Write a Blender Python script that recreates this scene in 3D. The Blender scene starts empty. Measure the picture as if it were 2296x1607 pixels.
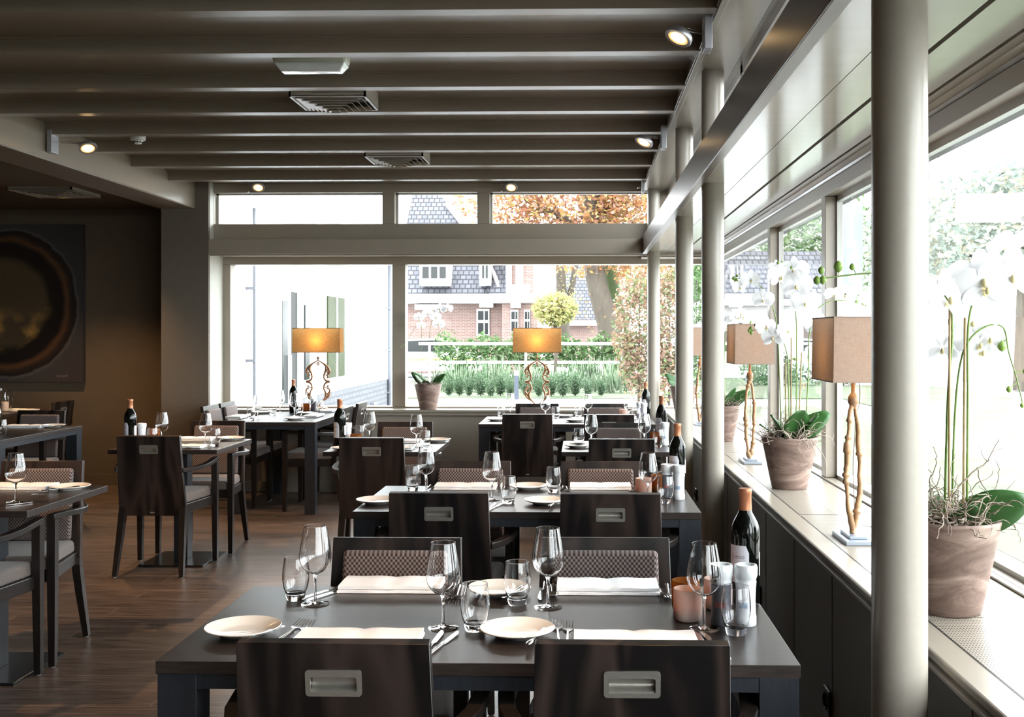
import bpy, bmesh, math, random
from mathutils import Vector, Matrix, Euler

# ------------------------------------------------------------------ camera, sky, exposure
F = 2380.0; PX0 = 1253.0; PY0 = 752.0; EYE = 1.473
YAW = math.atan(50.0 / F)
scene = bpy.context.scene
COL = scene.collection
cam_d = bpy.data.cameras.new('camera')
cam_d.sensor_width = 36.0
cam_d.lens = 36.0 * F / 2296.0
cam_d.shift_x = (1148.0 - PX0) / 2296.0
cam_d.shift_y = (PY0 - 803.5) / 2296.0
cam_d.clip_start = 0.05; cam_d.clip_end = 400
cam = bpy.data.objects.new('camera', cam_d)
cam.location = (0, 0, EYE)
cam.rotation_euler = (math.pi / 2, 0, YAW)
COL.objects.link(cam)
scene.camera = cam

SKY = 5.2
world = bpy.data.worlds.new('overcast_sky'); scene.world = world
world.use_nodes = True
wb = world.node_tree.nodes['Background']
wb.inputs[0].default_value = (0.93, 0.97, 1.0, 1)
wb.inputs[1].default_value = SKY

scene.view_settings.view_transform = 'Standard'
scene.view_settings.look = 'None'
scene.view_settings.gamma = 1.0
scene.view_settings.exposure = 1.36
scene.view_settings.use_curve_mapping = False
scene.cycles.use_denoising = True
scene.cycles.max_bounces = 16
scene.cycles.diffuse_bounces = 5
scene.cycles.glossy_bounces = 4
scene.cycles.transmission_bounces = 14
scene.cycles.transparent_max_bounces = 24
scene.cycles.sample_clamp_indirect = 6.0
scene.cycles.caustics_reflective = False
scene.cycles.caustics_refractive = False

# daylight portals lie in the window openings (they only guide sampling of the sky)
def portal(name, loc, rot, sx, sy):
    l = bpy.data.lights.new(name, 'AREA'); l.shape = 'RECTANGLE'; l.size = sx; l.size_y = sy
    l.cycles.is_portal = True
    o = bpy.data.objects.new(name, l); o.location = loc; o.rotation_euler = rot; COL.objects.link(o)
portal('window_portal', (1.30, 3.1, 1.47), (math.pi/2, 0, math.pi/2), 14.3, 1.40)
portal('window_portal', (-1.1, 10.32, 1.47), (-math.pi/2, 0, 0), 4.8, 1.42)
portal('window_portal', (-1.5, 10.12, 2.66), (-math.pi/2, 0, 0), 4.2, 0.32)
portal('window_portal', (0.86, 3.1, 2.62), (math.pi/2, 0, math.pi/2), 13.8, 0.36)

# ------------------------------------------------------------------ pixel -> place helpers
CA, SA = math.cos(YAW), math.sin(YAW)
def ray(px, py):
    r = (px - PX0) / F; u = (PY0 - py) / F
    return (r * CA - SA, r * SA + CA, u)
def at(px, py, z):
    """the point of height z seen at a pixel of the photograph"""
    d = ray(px, py); t = (z - EYE) / d[2]
    return Vector((d[0] * t, d[1] * t, z))
def atY(px, py, Y):
    d = ray(px, py); t = Y / d[1]
    return Vector((d[0] * t, Y, EYE + d[2] * t))
def atX(px, py, X):
    d = ray(px, py); t = X / d[0]
    return Vector((X, d[1] * t, EYE + d[2] * t))

# ------------------------------------------------------------------ mesh helpers
class MB:
    def __init__(s):
        s.v = []; s.f = []; s.m = []
    def add(s, vs, fs, mi=0):
        o = len(s.v)
        s.v += [tuple(p) for p in vs]
        for f in fs:
            s.f.append(tuple(i + o for i in f)); s.m.append(mi)
        return s
    def hexa(s, p, mi=0):
        return s.add(p, [(0,3,2,1),(4,5,6,7),(0,1,5,4),(1,2,6,5),(2,3,7,6),(3,0,4,7)], mi)
    def box(s, x0, x1, y0, y1, z0, z1, mi=0):
        return s.hexa([(x0,y0,z0),(x1,y0,z0),(x1,y1,z0),(x0,y1,z0),(x0,y0,z1),(x1,y0,z1),(x1,y1,z1),(x0,y1,z1)], mi)
    def obox(s, c, dx, dy, dz, M=None, mi=0):
        hx, hy, hz = dx/2, dy/2, dz/2
        p = [Vector(q) for q in [(-hx,-hy,-hz),(hx,-hy,-hz),(hx,hy,-hz),(-hx,hy,-hz),(-hx,-hy,hz),(hx,-hy,hz),(hx,hy,hz),(-hx,hy,hz)]]
        if M is not None: p = [M @ q for q in p]
        c = Vector(c)
        return s.hexa([q + c for q in p], mi)
    def lathe(s, prof, n=20, c=(0,0,0), mi=0, M=None, phase=0.0):
        vs = []; rings = []
        c = Vector(c)
        for r, z in prof:
            if r < 1e-6:
                rings.append([len(vs)]); q = Vector((0,0,z))
                vs.append((M @ q if M is not None else q) + c)
            else:
                ring = []
                for i in range(n):
                    a = 2*math.pi*i/n + phase
                    q = Vector((r*math.cos(a), r*math.sin(a), z))
                    ring.append(len(vs)); vs.append((M @ q if M is not None else q) + c)
                rings.append(ring)
        fs = []
        for a, b in zip(rings[:-1], rings[1:]):
            if len(a) == 1 and len(b) == 1: continue
            for i in range(n):
                j = (i+1) % n
                if len(a) == 1: fs.append((a[0], b[j], b[i]))
                elif len(b) == 1: fs.append((a[i], a[j], b[0]))
                else: fs.append((a[i], a[j], b[j], b[i]))
        return s.add(vs, fs, mi)
    def tube(s, pts, rad, n=8, mi=0, caps=True, flat=1.0):
        pts = [Vector(p) for p in pts]
        if not hasattr(rad, '__len__'): rad = [rad]*len(pts)
        vs = []; fs = []
        up = None
        for i, p in enumerate(pts):
            t = (pts[min(i+1, len(pts)-1)] - pts[max(i-1, 0)])
            t = t.normalized() if t.length > 1e-9 else Vector((0,0,1))
            if up is None:
                ref = Vector((0,1,0)) if abs(t.y) < 0.9 else Vector((1,0,0))
                up = (ref - t*ref.dot(t)).normalized()
            else:
                q = up - t*up.dot(t)
                if q.length > 1e-6: up = q.normalized()
            side = t.cross(up)
            for k in range(n):
                a = 2*math.pi*k/n
                vs.append(p + (side*math.cos(a) + up*math.sin(a)*flat)*rad[i])
        for i in range(len(pts)-1):
            for k in range(n):
                l = (k+1) % n
                fs.append((i*n+k, i*n+l, (i+1)*n+l, (i+1)*n+k))
        if caps:
            fs.append(tuple(range(n-1, -1, -1)))
            fs.append(tuple(range((len(pts)-1)*n, len(pts)*n)))
        return s.add(vs, fs, mi)
    def prism(s, poly, a, b, axis='z', mi=0):
        """poly of 2D points, extruded from a to b along an axis"""
        def P(u, v, w):
            return (u, v, w) if axis == 'z' else ((u, w, v) if axis == 'y' else (w, u, v))
        n = len(poly)
        vs = [P(u, v, a) for u, v in poly] + [P(u, v, b) for u, v in poly]
        fs = [tuple(range(n-1, -1, -1)), tuple(range(n, 2*n))]
        for i in range(n):
            j = (i+1) % n
            fs.append((i, j, n+j, n+i))
        return s.add(vs, fs, mi)
    def build(s, name, mats, parent=None, smooth=True, angle=38, bevel=0, loc=None, rot=None):
        me = bpy.data.meshes.new(name)
        me.from_pydata(s.v, [], s.f)
        if not isinstance(mats, (list, tuple)): mats = [mats]
        for m in mats: me.materials.append(m)
        me.polygons.foreach_set('material_index', s.m)
        if len(s.f) < 30000:
            bm = bmesh.new(); bm.from_mesh(me)
            bmesh.ops.recalc_face_normals(bm, faces=bm.faces)
            bm.to_mesh(me); bm.free()
        if smooth:
            me.polygons.foreach_set('use_smooth', [True]*len(me.polygons))
            me.set_sharp_from_angle(angle=math.radians(angle))
        me.update()
        o = bpy.data.objects.new(name, me)
        COL.objects.link(o)
        if parent is not None: o.parent = parent
        if loc is not None: o.location = loc
        if rot is not None: o.rotation_euler = rot
        if bevel:
            b = o.modifiers.new('bevel', 'BEVEL'); b.width = bevel; b.segments = 2
            b.limit_method = 'ANGLE'; b.angle_limit = math.radians(40)
            b.harden_normals = False
        return o

def tag(o, label=None, cat=None, group=None, kind=None):
    if label: o['label'] = label
    if cat: o['category'] = cat
    if group: o['group'] = group
    if kind: o['kind'] = kind
    return o
def struct(o):
    o['kind'] = 'structure'; return o
def thing(name, label, cat, loc=(0,0,0), rz=0.0, group=None):
    o = bpy.data.objects.new(name, None); COL.objects.link(o)
    o.empty_display_size = 0.1
    o.location = loc; o.rotation_euler = (0, 0, rz)
    return tag(o, label, cat, group)
def dup(root, loc=None, rz=None, label=None, group=None, scale=None):
    def cp(o, parent):
        c = o.copy(); COL.objects.link(c)
        if parent is not None: c.parent = parent
        for ch in kids.get(o.name, []): cp(ch, c)
        return c
    kids = {}
    stack = [root]
    while stack:
        a = stack.pop()
        kids[a.name] = list(a.children)
        stack += kids[a.name]
    r = cp(root, None)
    if loc is not None: r.location = loc
    if rz is not None: r.rotation_euler = (0, 0, rz)
    if scale is not None: r.scale = scale if hasattr(scale, '__len__') else (scale,)*3
    if label: r['label'] = label
    if group: r['group'] = group
    return r
PROTO = {}
def place(kind, maker, loc, rz=0.0, label=None, group=None, scale=None, name=None):
    """first use moves the prototype itself, later uses copy it with its parts"""
    if kind not in PROTO:
        o = maker(); PROTO[kind] = o
        o.location = loc; o.rotation_euler = (0, 0, rz)
        if scale is not None: o.scale = scale if hasattr(scale, '__len__') else (scale,)*3
        if label: o['label'] = label
        if group: o['group'] = group
        return o
    return dup(PROTO[kind], loc, rz, label, group, scale if scale is not None else (1,1,1))

# ------------------------------------------------------------------ materials
def newmat(name):
    m = bpy.data.materials.new(name); m.use_nodes = True
    nt = m.node_tree
    for n in list(nt.nodes): nt.nodes.remove(n)
    out = nt.nodes.new('ShaderNodeOutputMaterial')
    return m, nt, out
def N(nt, t, **kw):
    n = nt.nodes.new(t)
    for k, v in kw.items():
        if k.startswith('i_'):
            key = k[2:]
            n.inputs[int(key) if key.isdigit() else key.replace('_', ' ')].default_value = v
        else: setattr(n, k, v)
    return n
def L(nt, a, b): nt.links.new(a, b)
def rgb(r, g, b): return (r, g, b, 1.0)
def simple(name, col, rough=0.5, metal=0.0, noise=0.0, nscale=20.0, stretch=(1,1,1), bump=0.0, spec=0.5, coat=0.0, emis=None, es=0.0, dark=0.7, trans=0.0):
    m, nt, out = newmat(name)
    p = N(nt, 'ShaderNodeBsdfPrincipled')
    p.inputs['Base Color'].default_value = rgb(*col)
    p.inputs['Roughness'].default_value = rough
    p.inputs['Metallic'].default_value = metal
    p.inputs['Specular IOR Level'].default_value = spec
    p.inputs['Coat Weight'].default_value = coat
    if trans: p.inputs['Transmission Weight'].default_value = trans
    if emis:
        p.inputs['Emission Color'].default_value = rgb(*emis); p.inputs['Emission Strength'].default_value = es
    L(nt, p.outputs[0], out.inputs[0])
    if noise or bump:
        tc = N(nt, 'ShaderNodeTexCoord'); mp = N(nt, 'ShaderNodeMapping')
        mp.inputs['Scale'].default_value = stretch
        nz = N(nt, 'ShaderNodeTexNoise'); nz.inputs['Scale'].default_value = nscale; nz.inputs['Detail'].default_value = 6
        L(nt, tc.outputs['Object'], mp.inputs[0]); L(nt, mp.outputs[0], nz.inputs['Vector'])
        if noise:
            mx = N(nt, 'ShaderNodeMix', data_type='RGBA')
            mx.inputs[6].default_value = rgb(*[c*dark for c in col]); mx.inputs[7].default_value = rgb(*[min(1, c*(2-dark)) for c in col])
            cr = N(nt, 'ShaderNodeMapRange'); cr.inputs[1].default_value = 0.5-0.5*noise; cr.inputs[2].default_value = 0.5+0.5*noise
            L(nt, nz.outputs[0], cr.inputs[0]); L(nt, cr.outputs[0], mx.inputs[0]); L(nt, mx.outputs[2], p.inputs['Base Color'])
        if bump:
            b = N(nt, 'ShaderNodeBump'); b.inputs['Strength'].default_value = bump; b.inputs['Distance'].default_value = 0.002
            L(nt, nz.outputs[0], b.inputs['Height']); L(nt, b.outputs[0], p.inputs['Normal'])
    return m

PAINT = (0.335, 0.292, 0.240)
M = {}
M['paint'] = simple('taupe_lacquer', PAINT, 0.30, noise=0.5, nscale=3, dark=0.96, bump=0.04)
M['gloss'] = simple('taupe_gloss_lacquer', PAINT, 0.24, noise=0.5, nscale=2.5, stretch=(1,6,1), dark=0.97, bump=0.05)
M['soffit'] = simple('soffit_gloss_lacquer', (0.33, 0.30, 0.25), 0.14, noise=0.5, nscale=2.5, stretch=(1,6,1), dark=0.97, bump=0.10)
M['fascia'] = simple('darkened_fascia_lacquer', (0.115, 0.092, 0.074), 0.30, noise=0.5, nscale=3, dark=0.95)  # the taupe paint, darkened to stand in for its dark reflections
M['ceil'] = simple('ceiling_lacquer', (0.235, 0.190, 0.146), 0.33, noise=0.5, nscale=3, dark=0.96, bump=0.04)
M['column'] = simple('column_lacquer', (0.37, 0.335, 0.285), 0.30, noise=0.5, nscale=60, dark=0.97, bump=0.10)
M['wall'] = simple('matt_taupe_wall', (0.135, 0.110, 0.085), 0.75, noise=0.6, nscale=40, dark=0.93, bump=0.08)
M['darkwall'] = simple('dark_brown_wall', (0.098, 0.070, 0.043), 0.7, noise=0.6, nscale=6, dark=0.9, bump=0.05)
M['panel'] = simple('wall_panel_paint', (0.125, 0.107, 0.084), 0.45, noise=0.5, nscale=4, dark=0.95, bump=0.03)
M['steel'] = simple('brushed_steel', (0.56, 0.53, 0.47), 0.33, 0.85, noise=0.5, nscale=60, stretch=(1,1,12), dark=0.85)
M['chrome'] = simple('polished_steel', (0.75, 0.74, 0.72), 0.10, 1.0)
M['black'] = simple('black_plastic', (0.012, 0.012, 0.013), 0.3)
M['blackmetal'] = simple('black_powder_coat', (0.012, 0.014, 0.016), 0.22, noise=0.4, nscale=50, dark=0.8)
M['white'] = simple('white_plastic', (0.75, 0.75, 0.72), 0.35)
M['china'] = simple('white_china', (0.88, 0.86, 0.82), 0.12, coat=0.5)
M['linen'] = simple('white_linen', (0.95, 0.96, 1.0), 0.85, bump=0.25, nscale=300, noise=0.3, dark=0.97)
M['glide'] = simple('nylon_glide', (0.6, 0.6, 0.6), 0.4)

def wood(name, c1, c2, rough=0.35, axis='z', scale=1.0, figure=0.5, coat=0.0):
    m, nt, out = newmat(name)
    tc = N(nt, 'ShaderNodeTexCoord'); oi = N(nt, 'ShaderNodeObjectInfo')
    ad = N(nt, 'ShaderNodeVectorMath', operation='ADD'); cm = N(nt, 'ShaderNodeCombineXYZ')
    ml = N(nt, 'ShaderNodeMath', operation='MULTIPLY'); ml.inputs[1].default_value = 7.0
    L(nt, oi.outputs['Random'], ml.inputs[0]); L(nt, ml.outputs[0], cm.inputs[0]); L(nt, ml.outputs[0], cm.inputs[2])
    L(nt, tc.outputs['Object'], ad.inputs[0]); L(nt, cm.outputs[0], ad.inputs[1])
    mp = N(nt, 'ShaderNodeMapping')
    st = {'z': (9,9,0.9), 'x': (0.9,9,9), 'y': (9,0.9,9)}[axis]
    mp.inputs['Scale'].default_value = [a*scale for a in st]
    L(nt, ad.outputs[0], mp.inputs[0])
    nz = N(nt, 'ShaderNodeTexNoise'); nz.inputs['Scale'].default_value = 9; nz.inputs['Detail'].default_value = 8; nz.inputs['Roughness'].default_value = 0.65
    L(nt, mp.outputs[0], nz.inputs['Vector'])
    mp2 = N(nt, 'ShaderNodeMapping'); mp2.inputs['Scale'].default_value = [a*scale*0.35 for a in st]
    L(nt, ad.outputs[0], mp2.inputs[0])
    nb = N(nt, 'ShaderNodeTexNoise'); nb.inputs['Scale'].default_value = 1.6; nb.inputs['Detail'].default_value = 2; nb.inputs['Distortion'].default_value = 0.6
    L(nt, mp2.outputs[0], nb.inputs['Vector'])
    mu = N(nt, 'ShaderNodeMath', operation='MULTIPLY'); mu.inputs[1].default_value = 9.0
    L(nt, nb.outputs[0], mu.inputs[0])
    fr = N(nt, 'ShaderNodeMath', operation='PINGPONG'); fr.inputs[1].default_value = 1.0
    L(nt, mu.outputs[0], fr.inputs[0])
    mixf = N(nt, 'ShaderNodeMix', data_type='FLOAT'); mixf.inputs[0].default_value = figure
    L(nt, nz.outputs[0], mixf.inputs[2]); L(nt, fr.outputs[0], mixf.inputs[3])
    cr = N(nt, 'ShaderNodeValToRGB')
    cr.color_ramp.elements[0].position = 0.25; cr.color_ramp.elements[0].color = rgb(*c1)
    cr.color_ramp.elements[1].position = 0.80; cr.color_ramp.elements[1].color = rgb(*c2)
    L(nt, mixf.outputs[0], cr.inputs[0])
    p = N(nt, 'ShaderNodeBsdfPrincipled'); p.inputs['Roughness'].default_value = rough; p.inputs['Coat Weight'].default_value = coat
    L(nt, cr.outputs[0], p.inputs['Base Color'])
    b = N(nt, 'ShaderNodeBump'); b.inputs['Strength'].default_value = 0.12; b.inputs['Distance'].default_value = 0.001
    L(nt, nz.outputs[0], b.inputs['Height']); L(nt, b.outputs[0], p.inputs['Normal'])
    L(nt, p.outputs[0], out.inputs[0])
    return m
M['chairwood'] = wood('wenge_stained_beech', (0.004, 0.003, 0.003), (0.034, 0.022, 0.018), 0.36, 'z', figure=0.7)
M['legwood'] = wood('wenge_stained_leg', (0.008, 0.006, 0.0055), (0.024, 0.018, 0.015), 0.34, 'z', figure=0.1)
M['topwood'] = wood('dark_laminate_top', (0.010, 0.007, 0.0065), (0.050, 0.037, 0.032), 0.33, 'x', 2.0, figure=0.05)
M['topwood_y'] = wood('dark_laminate_top_lengthwise', (0.010, 0.007, 0.0065), (0.050, 0.037, 0.032), 0.33, 'y', 2.0, figure=0.05)
M['tableleg'] = wood('daylight_tinted_dark_leg', (0.012, 0.014, 0.019), (0.028, 0.032, 0.040), 0.36, 'z', 1.3, figure=0.06)  # bluish tint stands in for daylight reflected on dark grey wood

def weave(name, c1, c2, sc=150.0, rough=0.8):
    m, nt, out = newmat(name)
    tc = N(nt, 'ShaderNodeTexCoord'); mp = N(nt, 'ShaderNodeMapping')
    mp.inputs['Rotation'].default_value = (0, 0, 0)
    L(nt, tc.outputs['Object'], mp.inputs[0])
    sp = N(nt, 'ShaderNodeSeparateXYZ'); L(nt, mp.outputs[0], sp.inputs[0])
    # basket weave: product of sines of x and (y+z)
    yz = N(nt, 'ShaderNodeMath', operation='ADD'); L(nt, sp.outputs[1], yz.inputs[0]); L(nt, sp.outputs[2], yz.inputs[1])
    def sn(src):
        a = N(nt, 'ShaderNodeMath', operation='MULTIPLY'); a.inputs[1].default_value = sc*math.pi
        L(nt, src, a.inputs[0]); b = N(nt, 'ShaderNodeMath', operation='SINE'); L(nt, a.outputs[0], b.inputs[0]); return b.outputs[0]
    s1 = sn(sp.outputs[0]); s2 = sn(yz.outputs[0])
    pr = N(nt, 'ShaderNodeMath', operation='MULTIPLY'); L(nt, s1, pr.inputs[0]); L(nt, s2, pr.inputs[1])
    mr = N(nt, 'ShaderNodeMapRange'); mr.inputs[1].default_value = -0.35; mr.inputs[2].default_value = 0.35
    L(nt, pr.outputs[0], mr.inputs[0])
    mx = N(nt, 'ShaderNodeMix', data_type='RGBA'); mx.inputs[6].default_value = rgb(*c1); mx.inputs[7].default_value = rgb(*c2)
    L(nt, mr.outputs[0], mx.inputs[0])
    p = N(nt, 'ShaderNodeBsdfPrincipled'); p.inputs['Roughness'].default_value = rough
    p.inputs['Sheen Weight'].default_value = 0.2
    L(nt, mx.outputs[2], p.inputs['Base Color'])
    b = N(nt, 'ShaderNodeBump'); b.inputs['Strength'].default_value = 0.4; b.inputs['Distance'].default_value = 0.002
    L(nt, mr.outputs[0], b.inputs['Height']); L(nt, b.outputs[0], p.inputs['Normal'])
    L(nt, p.outputs[0], out.inputs[0])
    return m
M['weave'] = weave('basket_weave_upholstery', (0.026, 0.016, 0.014), (0.235, 0.175, 0.158), 145)
M['seatweave'] = weave('seat_upholstery', (0.055, 0.042, 0.036), (0.20, 0.158, 0.14), 260)

# glass: thin sheets (panes, bowls) and solid glass (stems, bases)
def thin_glass(name, tint, k0, k1, power=3.0, rough=0.0):
    m, nt, out = newmat(name)
    tr = N(nt, 'ShaderNodeBsdfTransparent'); tr.inputs[0].default_value = rgb(*tint)
    gl = N(nt, 'ShaderNodeBsdfGlossy'); gl.inputs['Roughness'].default_value = rough
    lw = N(nt, 'ShaderNodeLayerWeight'); lw.inputs[0].default_value = 0.5
    pw = N(nt, 'ShaderNodeMath', operation='POWER'); pw.inputs[1].default_value = power
    L(nt, lw.outputs['Facing'], pw.inputs[0])
    mr = N(nt, 'ShaderNodeMapRange'); mr.inputs[3].default_value = k0; mr.inputs[4].default_value = k1
    L(nt, pw.outputs[0], mr.inputs[0])
    mx = N(nt, 'ShaderNodeMixShader'); L(nt, mr.outputs[0], mx.inputs[0]); L(nt, tr.outputs[0], mx.inputs[1]); L(nt, gl.outputs[0], mx.inputs[2])
    L(nt, mx.outputs[0], out.inputs[0])
    return m
M['pane'] = thin_glass('window_pane', (0.97, 0.985, 0.98), 0.02, 0.75, 5.0)
M['bowl'] = thin_glass('glass_wall', (0.965, 0.975, 0.975), 0.075, 0.95, 2.4)
def solid_glass(name, col, rough=0.0, ior=1.47):
    m, nt, out = newmat(name)
    g = N(nt, 'ShaderNodeBsdfGlass'); g.inputs[0].default_value = rgb(*col); g.inputs['Roughness'].default_value = rough; g.inputs['IOR'].default_value = ior
    L(nt, g.outputs[0], out.inputs[0]); return m
M['glass'] = solid_glass('clear_solid_glass', (1.0, 1.0, 1.0), ior=1.45)
M['bottle'] = simple('dark_bottle_glass', (0.003, 0.004, 0.003), 0.05, spec=0.5)

def floor_mat():
    m, nt, out = newmat('oak_look_floor_planks')
    tc = N(nt, 'ShaderNodeTexCoord')
    bk = N(nt, 'ShaderNodeTexBrick')
    bk.offset = 0.37; bk.offset_frequency = 2
    bk.inputs['Scale'].default_value = 1.0; bk.inputs['Brick Width'].default_value = 1.25; bk.inputs['Row Height'].default_value = 0.19
    bk.inputs['Mortar Size'].default_value = 0.0013; bk.inputs['Mortar Smooth'].default_value = 0.3
    bk.inputs['Color1'].default_value = rgb(0.2,0.2,0.2); bk.inputs['Color2'].default_value = rgb(0.9,0.9,0.9); bk.inputs['Mortar'].default_value = rgb(0.5,0.5,0.5)
    L(nt, tc.outputs['Object'], bk.inputs['Vector'])
    mp = N(nt, 'ShaderNodeMapping'); mp.inputs['Scale'].default_value = (1.2, 16, 1)
    off = N(nt, 'ShaderNodeVectorMath', operation='ADD')
    sc3 = N(nt, 'ShaderNodeVectorMath', operation='SCALE'); sc3.inputs[3].default_value = 5.0
    L(nt, bk.outputs['Color'], sc3.inputs[0])
    L(nt, tc.outputs['Object'], off.inputs[0]); L(nt, sc3.outputs[0], off.inputs[1]); L(nt, off.outputs[0], mp.inputs[0])
    nz = N(nt, 'ShaderNodeTexNoise'); nz.inputs['Scale'].default_value = 4.0; nz.inputs['Detail'].default_value = 9; nz.inputs['Roughness'].default_value = 0.62; nz.inputs['Distortion'].default_value = 0.35
    L(nt, mp.outputs[0], nz.inputs['Vector'])
    cr = N(nt, 'ShaderNodeValToRGB'); e = cr.color_ramp.elements
    e[0].position = 0.28; e[0].color = rgb(0.024, 0.013, 0.008)
    e[1].position = 0.75; e[1].color = rgb(0.185, 0.138, 0.110)
    e2 = cr.color_ramp.elements.new(0.5); e2.color = rgb(0.088, 0.063, 0.050)
    L(nt, nz.outputs[0], cr.inputs[0])
    hs = N(nt, 'ShaderNodeHueSaturation')
    mr = N(nt, 'ShaderNodeMapRange'); mr.inputs[3].default_value = 0.65; mr.inputs[4].default_value = 1.25
    L(nt, bk.outputs['Color'], mr.inputs[0]); L(nt, mr.outputs[0], hs.inputs['Value']); L(nt, cr.outputs[0], hs.inputs['Color'])
    mx = N(nt, 'ShaderNodeMix', data_type='RGBA'); mx.inputs[7].default_value = rgb(0.30, 0.25, 0.21)
    L(nt, bk.outputs['Fac'], mx.inputs[0]); L(nt, hs.outputs[0], mx.inputs[6])
    p = N(nt, 'ShaderNodeBsdfPrincipled'); p.inputs['Roughness'].default_value = 0.36
    L(nt, mx.outputs[2], p.inputs['Base Color'])
    b = N(nt, 'ShaderNodeBump'); b.inputs['Strength'].default_value = 0.15; b.inputs['Distance'].default_value = 0.002
    L(nt, nz.outputs[0], b.inputs['Height']); L(nt, b.outputs[0], p.inputs['Normal'])
    L(nt, p.outputs[0], out.inputs[0]); return m
M['floor'] = floor_mat()

# ------------------------------------------------------------------ room shell
YB = 10.25      # rear window glass
XG = 1.25       # right window glass
def sbox(name, x0, x1, y0, y1, z0, z1, mat, bevel=0, parent=None):
    o = MB().box(x0, x1, y0, y1, z0, z1).build(name, mat, parent, smooth=False, bevel=bevel)
    if parent is None: struct(o)
    return o
def box_obj(name, mat, b, parent=None, bevel=0):
    return MB().box(*b).build(name, mat, parent, smooth=False, bevel=bevel)

sbox('floor', -9.0, 1.05, -4.2, 10.6, -0.06, 0.0, M['floor'])
sbox('ceiling', -3.90, 0.98, -4.2, 10.35, 2.90, 2.98, M['ceil'])
sbox('ceiling', -9.0, -3.90, -4.2, 10.6, 2.719, 2.98, M['darkwall'])
sbox('wall_left', -9.12, -9.0, -4.2, 10.6, 0, 2.95, M['darkwall'])
sbox('wall_front', -9.0, 1.25, -4.32, -4.2, 0, 2.95, M['wall'])
# recess wall with the painting
sbox('wall_back', -9.0, -3.88, 10.37, 10.6, 0, 2.95, M['darkwall'])
sbox('baseboard_back', -9.0, -3.896, 10.355, 10.37, 0, 0.11, M['darkwall'])
# pillar that closes the recess
sbox('wall_back_left', -3.896, -3.454, 9.77, 10.60, 0, 2.90, M['wall'])
# lower rear wall below the window, with its shelf
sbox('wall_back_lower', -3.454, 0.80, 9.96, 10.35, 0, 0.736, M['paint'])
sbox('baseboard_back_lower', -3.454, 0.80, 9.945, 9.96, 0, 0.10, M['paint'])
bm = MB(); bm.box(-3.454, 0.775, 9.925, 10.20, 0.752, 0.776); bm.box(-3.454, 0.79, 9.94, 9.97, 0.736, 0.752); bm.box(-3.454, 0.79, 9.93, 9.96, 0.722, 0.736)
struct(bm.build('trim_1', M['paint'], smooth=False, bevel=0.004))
# right side: lower wall, panel joints, shelf with moulded nose
sbox('wall_right_lower', 0.805, 1.22, -4.2, 9.94, 0, 0.72, M['panel'])
bm = MB()
bm.box(0.775, 1.22, -4.2, 9.925, 0.754, 0.776)
bm.box(0.793, 0.85, -4.2, 9.93, 0.736, 0.754)
bm.box(0.784, 0.83, -4.2, 9.93, 0.720, 0.736)
bm.box(1.02, 1.25, 9.925, 10.2, 0.754, 0.776)
bm.box(0.775, 1.02, 9.925, 10.2, 0.754, 0.776)
struct(bm.build('trim_2', M['paint'], smooth=False, bevel=0.005))
bm = MB()
y = -3.9
while y < 9.8:
    bm.box(0.8035, 0.806, y, y+0.004, 0.0, 0.72); y += 0.61
struct(bm.build('trim_3', M['black'], smooth=False))
bm = MB()
x = -3.2
while x < 0.7:
    bm.box(x, x+0.004, 9.9585, 9.961, 0.10, 0.72); x += 1.22
struct(bm.build('trim_4', M['black'], smooth=False))
sbox('baseboard_right', 0.79, 0.805, -4.2, 9.94, 0, 0.09, M['panel'])

# perforated heating grilles let into the shelf
def grate_mat():
    m, nt, out = newmat('perforated_grille')
    tc = N(nt, 'ShaderNodeTexCoord'); sp = N(nt, 'ShaderNodeSeparateXYZ'); L(nt, tc.outputs['Object'], sp.inputs[0])
    def sn(src, k):
        a = N(nt, 'ShaderNodeMath', operation='MULTIPLY'); a.inputs[1].default_value = k
        L(nt, src, a.inputs[0]); b = N(nt, 'ShaderNodeMath', operation='SINE'); L(nt, a.outputs[0], b.inputs[0]); return b.outputs[0]
    s1 = sn(sp.outputs[0], 2*math.pi/0.0072); s2 = sn(sp.outputs[1], 2*math.pi/0.014)
    mn = N(nt, 'ShaderNodeMath', operation='MINIMUM'); L(nt, s1, mn.inputs[0]); L(nt, s2, mn.inputs[1])
    gt = N(nt, 'ShaderNodeMath', operation='GREATER_THAN'); gt.inputs[1].default_value = 0.1; L(nt, mn.outputs[0], gt.inputs[0])
    mx = N(nt, 'ShaderNodeMix', data_type='RGBA'); mx.inputs[6].default_value = rgb(*PAINT); mx.inputs[7].default_value = rgb(0.02, 0.018, 0.015)
    L(nt, gt.outputs[0], mx.inputs[0])
    p = N(nt, 'ShaderNodeBsdfPrincipled'); p.inputs['Roughness'].default_value = 0.35
    L(nt, mx.outputs[2], p.inputs['Base Color']); L(nt, p.outputs[0], out.inputs[0]); return m
M['grate'] = grate_mat()
GL = ['perforated grille in the window shelf under the nearest orchid pot', 'perforated grille in the window shelf under the second orchid pot',
      'perforated grille in the window shelf under the smaller driftwood lamp', 'perforated grille at the far end of the right window shelf']
for i, (y0, y1) in enumerate([(1.0, 2.62), (2.64, 4.12), (4.14, 6.3), (6.32, 9.3)]):
    g = thing('shelf_grille', GL[i], 'grille', (0.921, (y0+y1)/2, 0.776), 0, None)
    MB().box(-0.072, 0.072, -(y1-y0)/2+0.004, (y1-y0)/2-0.004, 0, 0.0015).build('perforated_plate', M['grate'], g, smooth=False)
    b2 = MB()
    b2.box(-0.0745, -0.072, -(y1-y0)/2, (y1-y0)/2, 0, 0.0008); b2.box(0.072, 0.0745, -(y1-y0)/2, (y1-y0)/2, 0, 0.0008)
    b2.build('edge_gap', M['black'], g, smooth=False)

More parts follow.
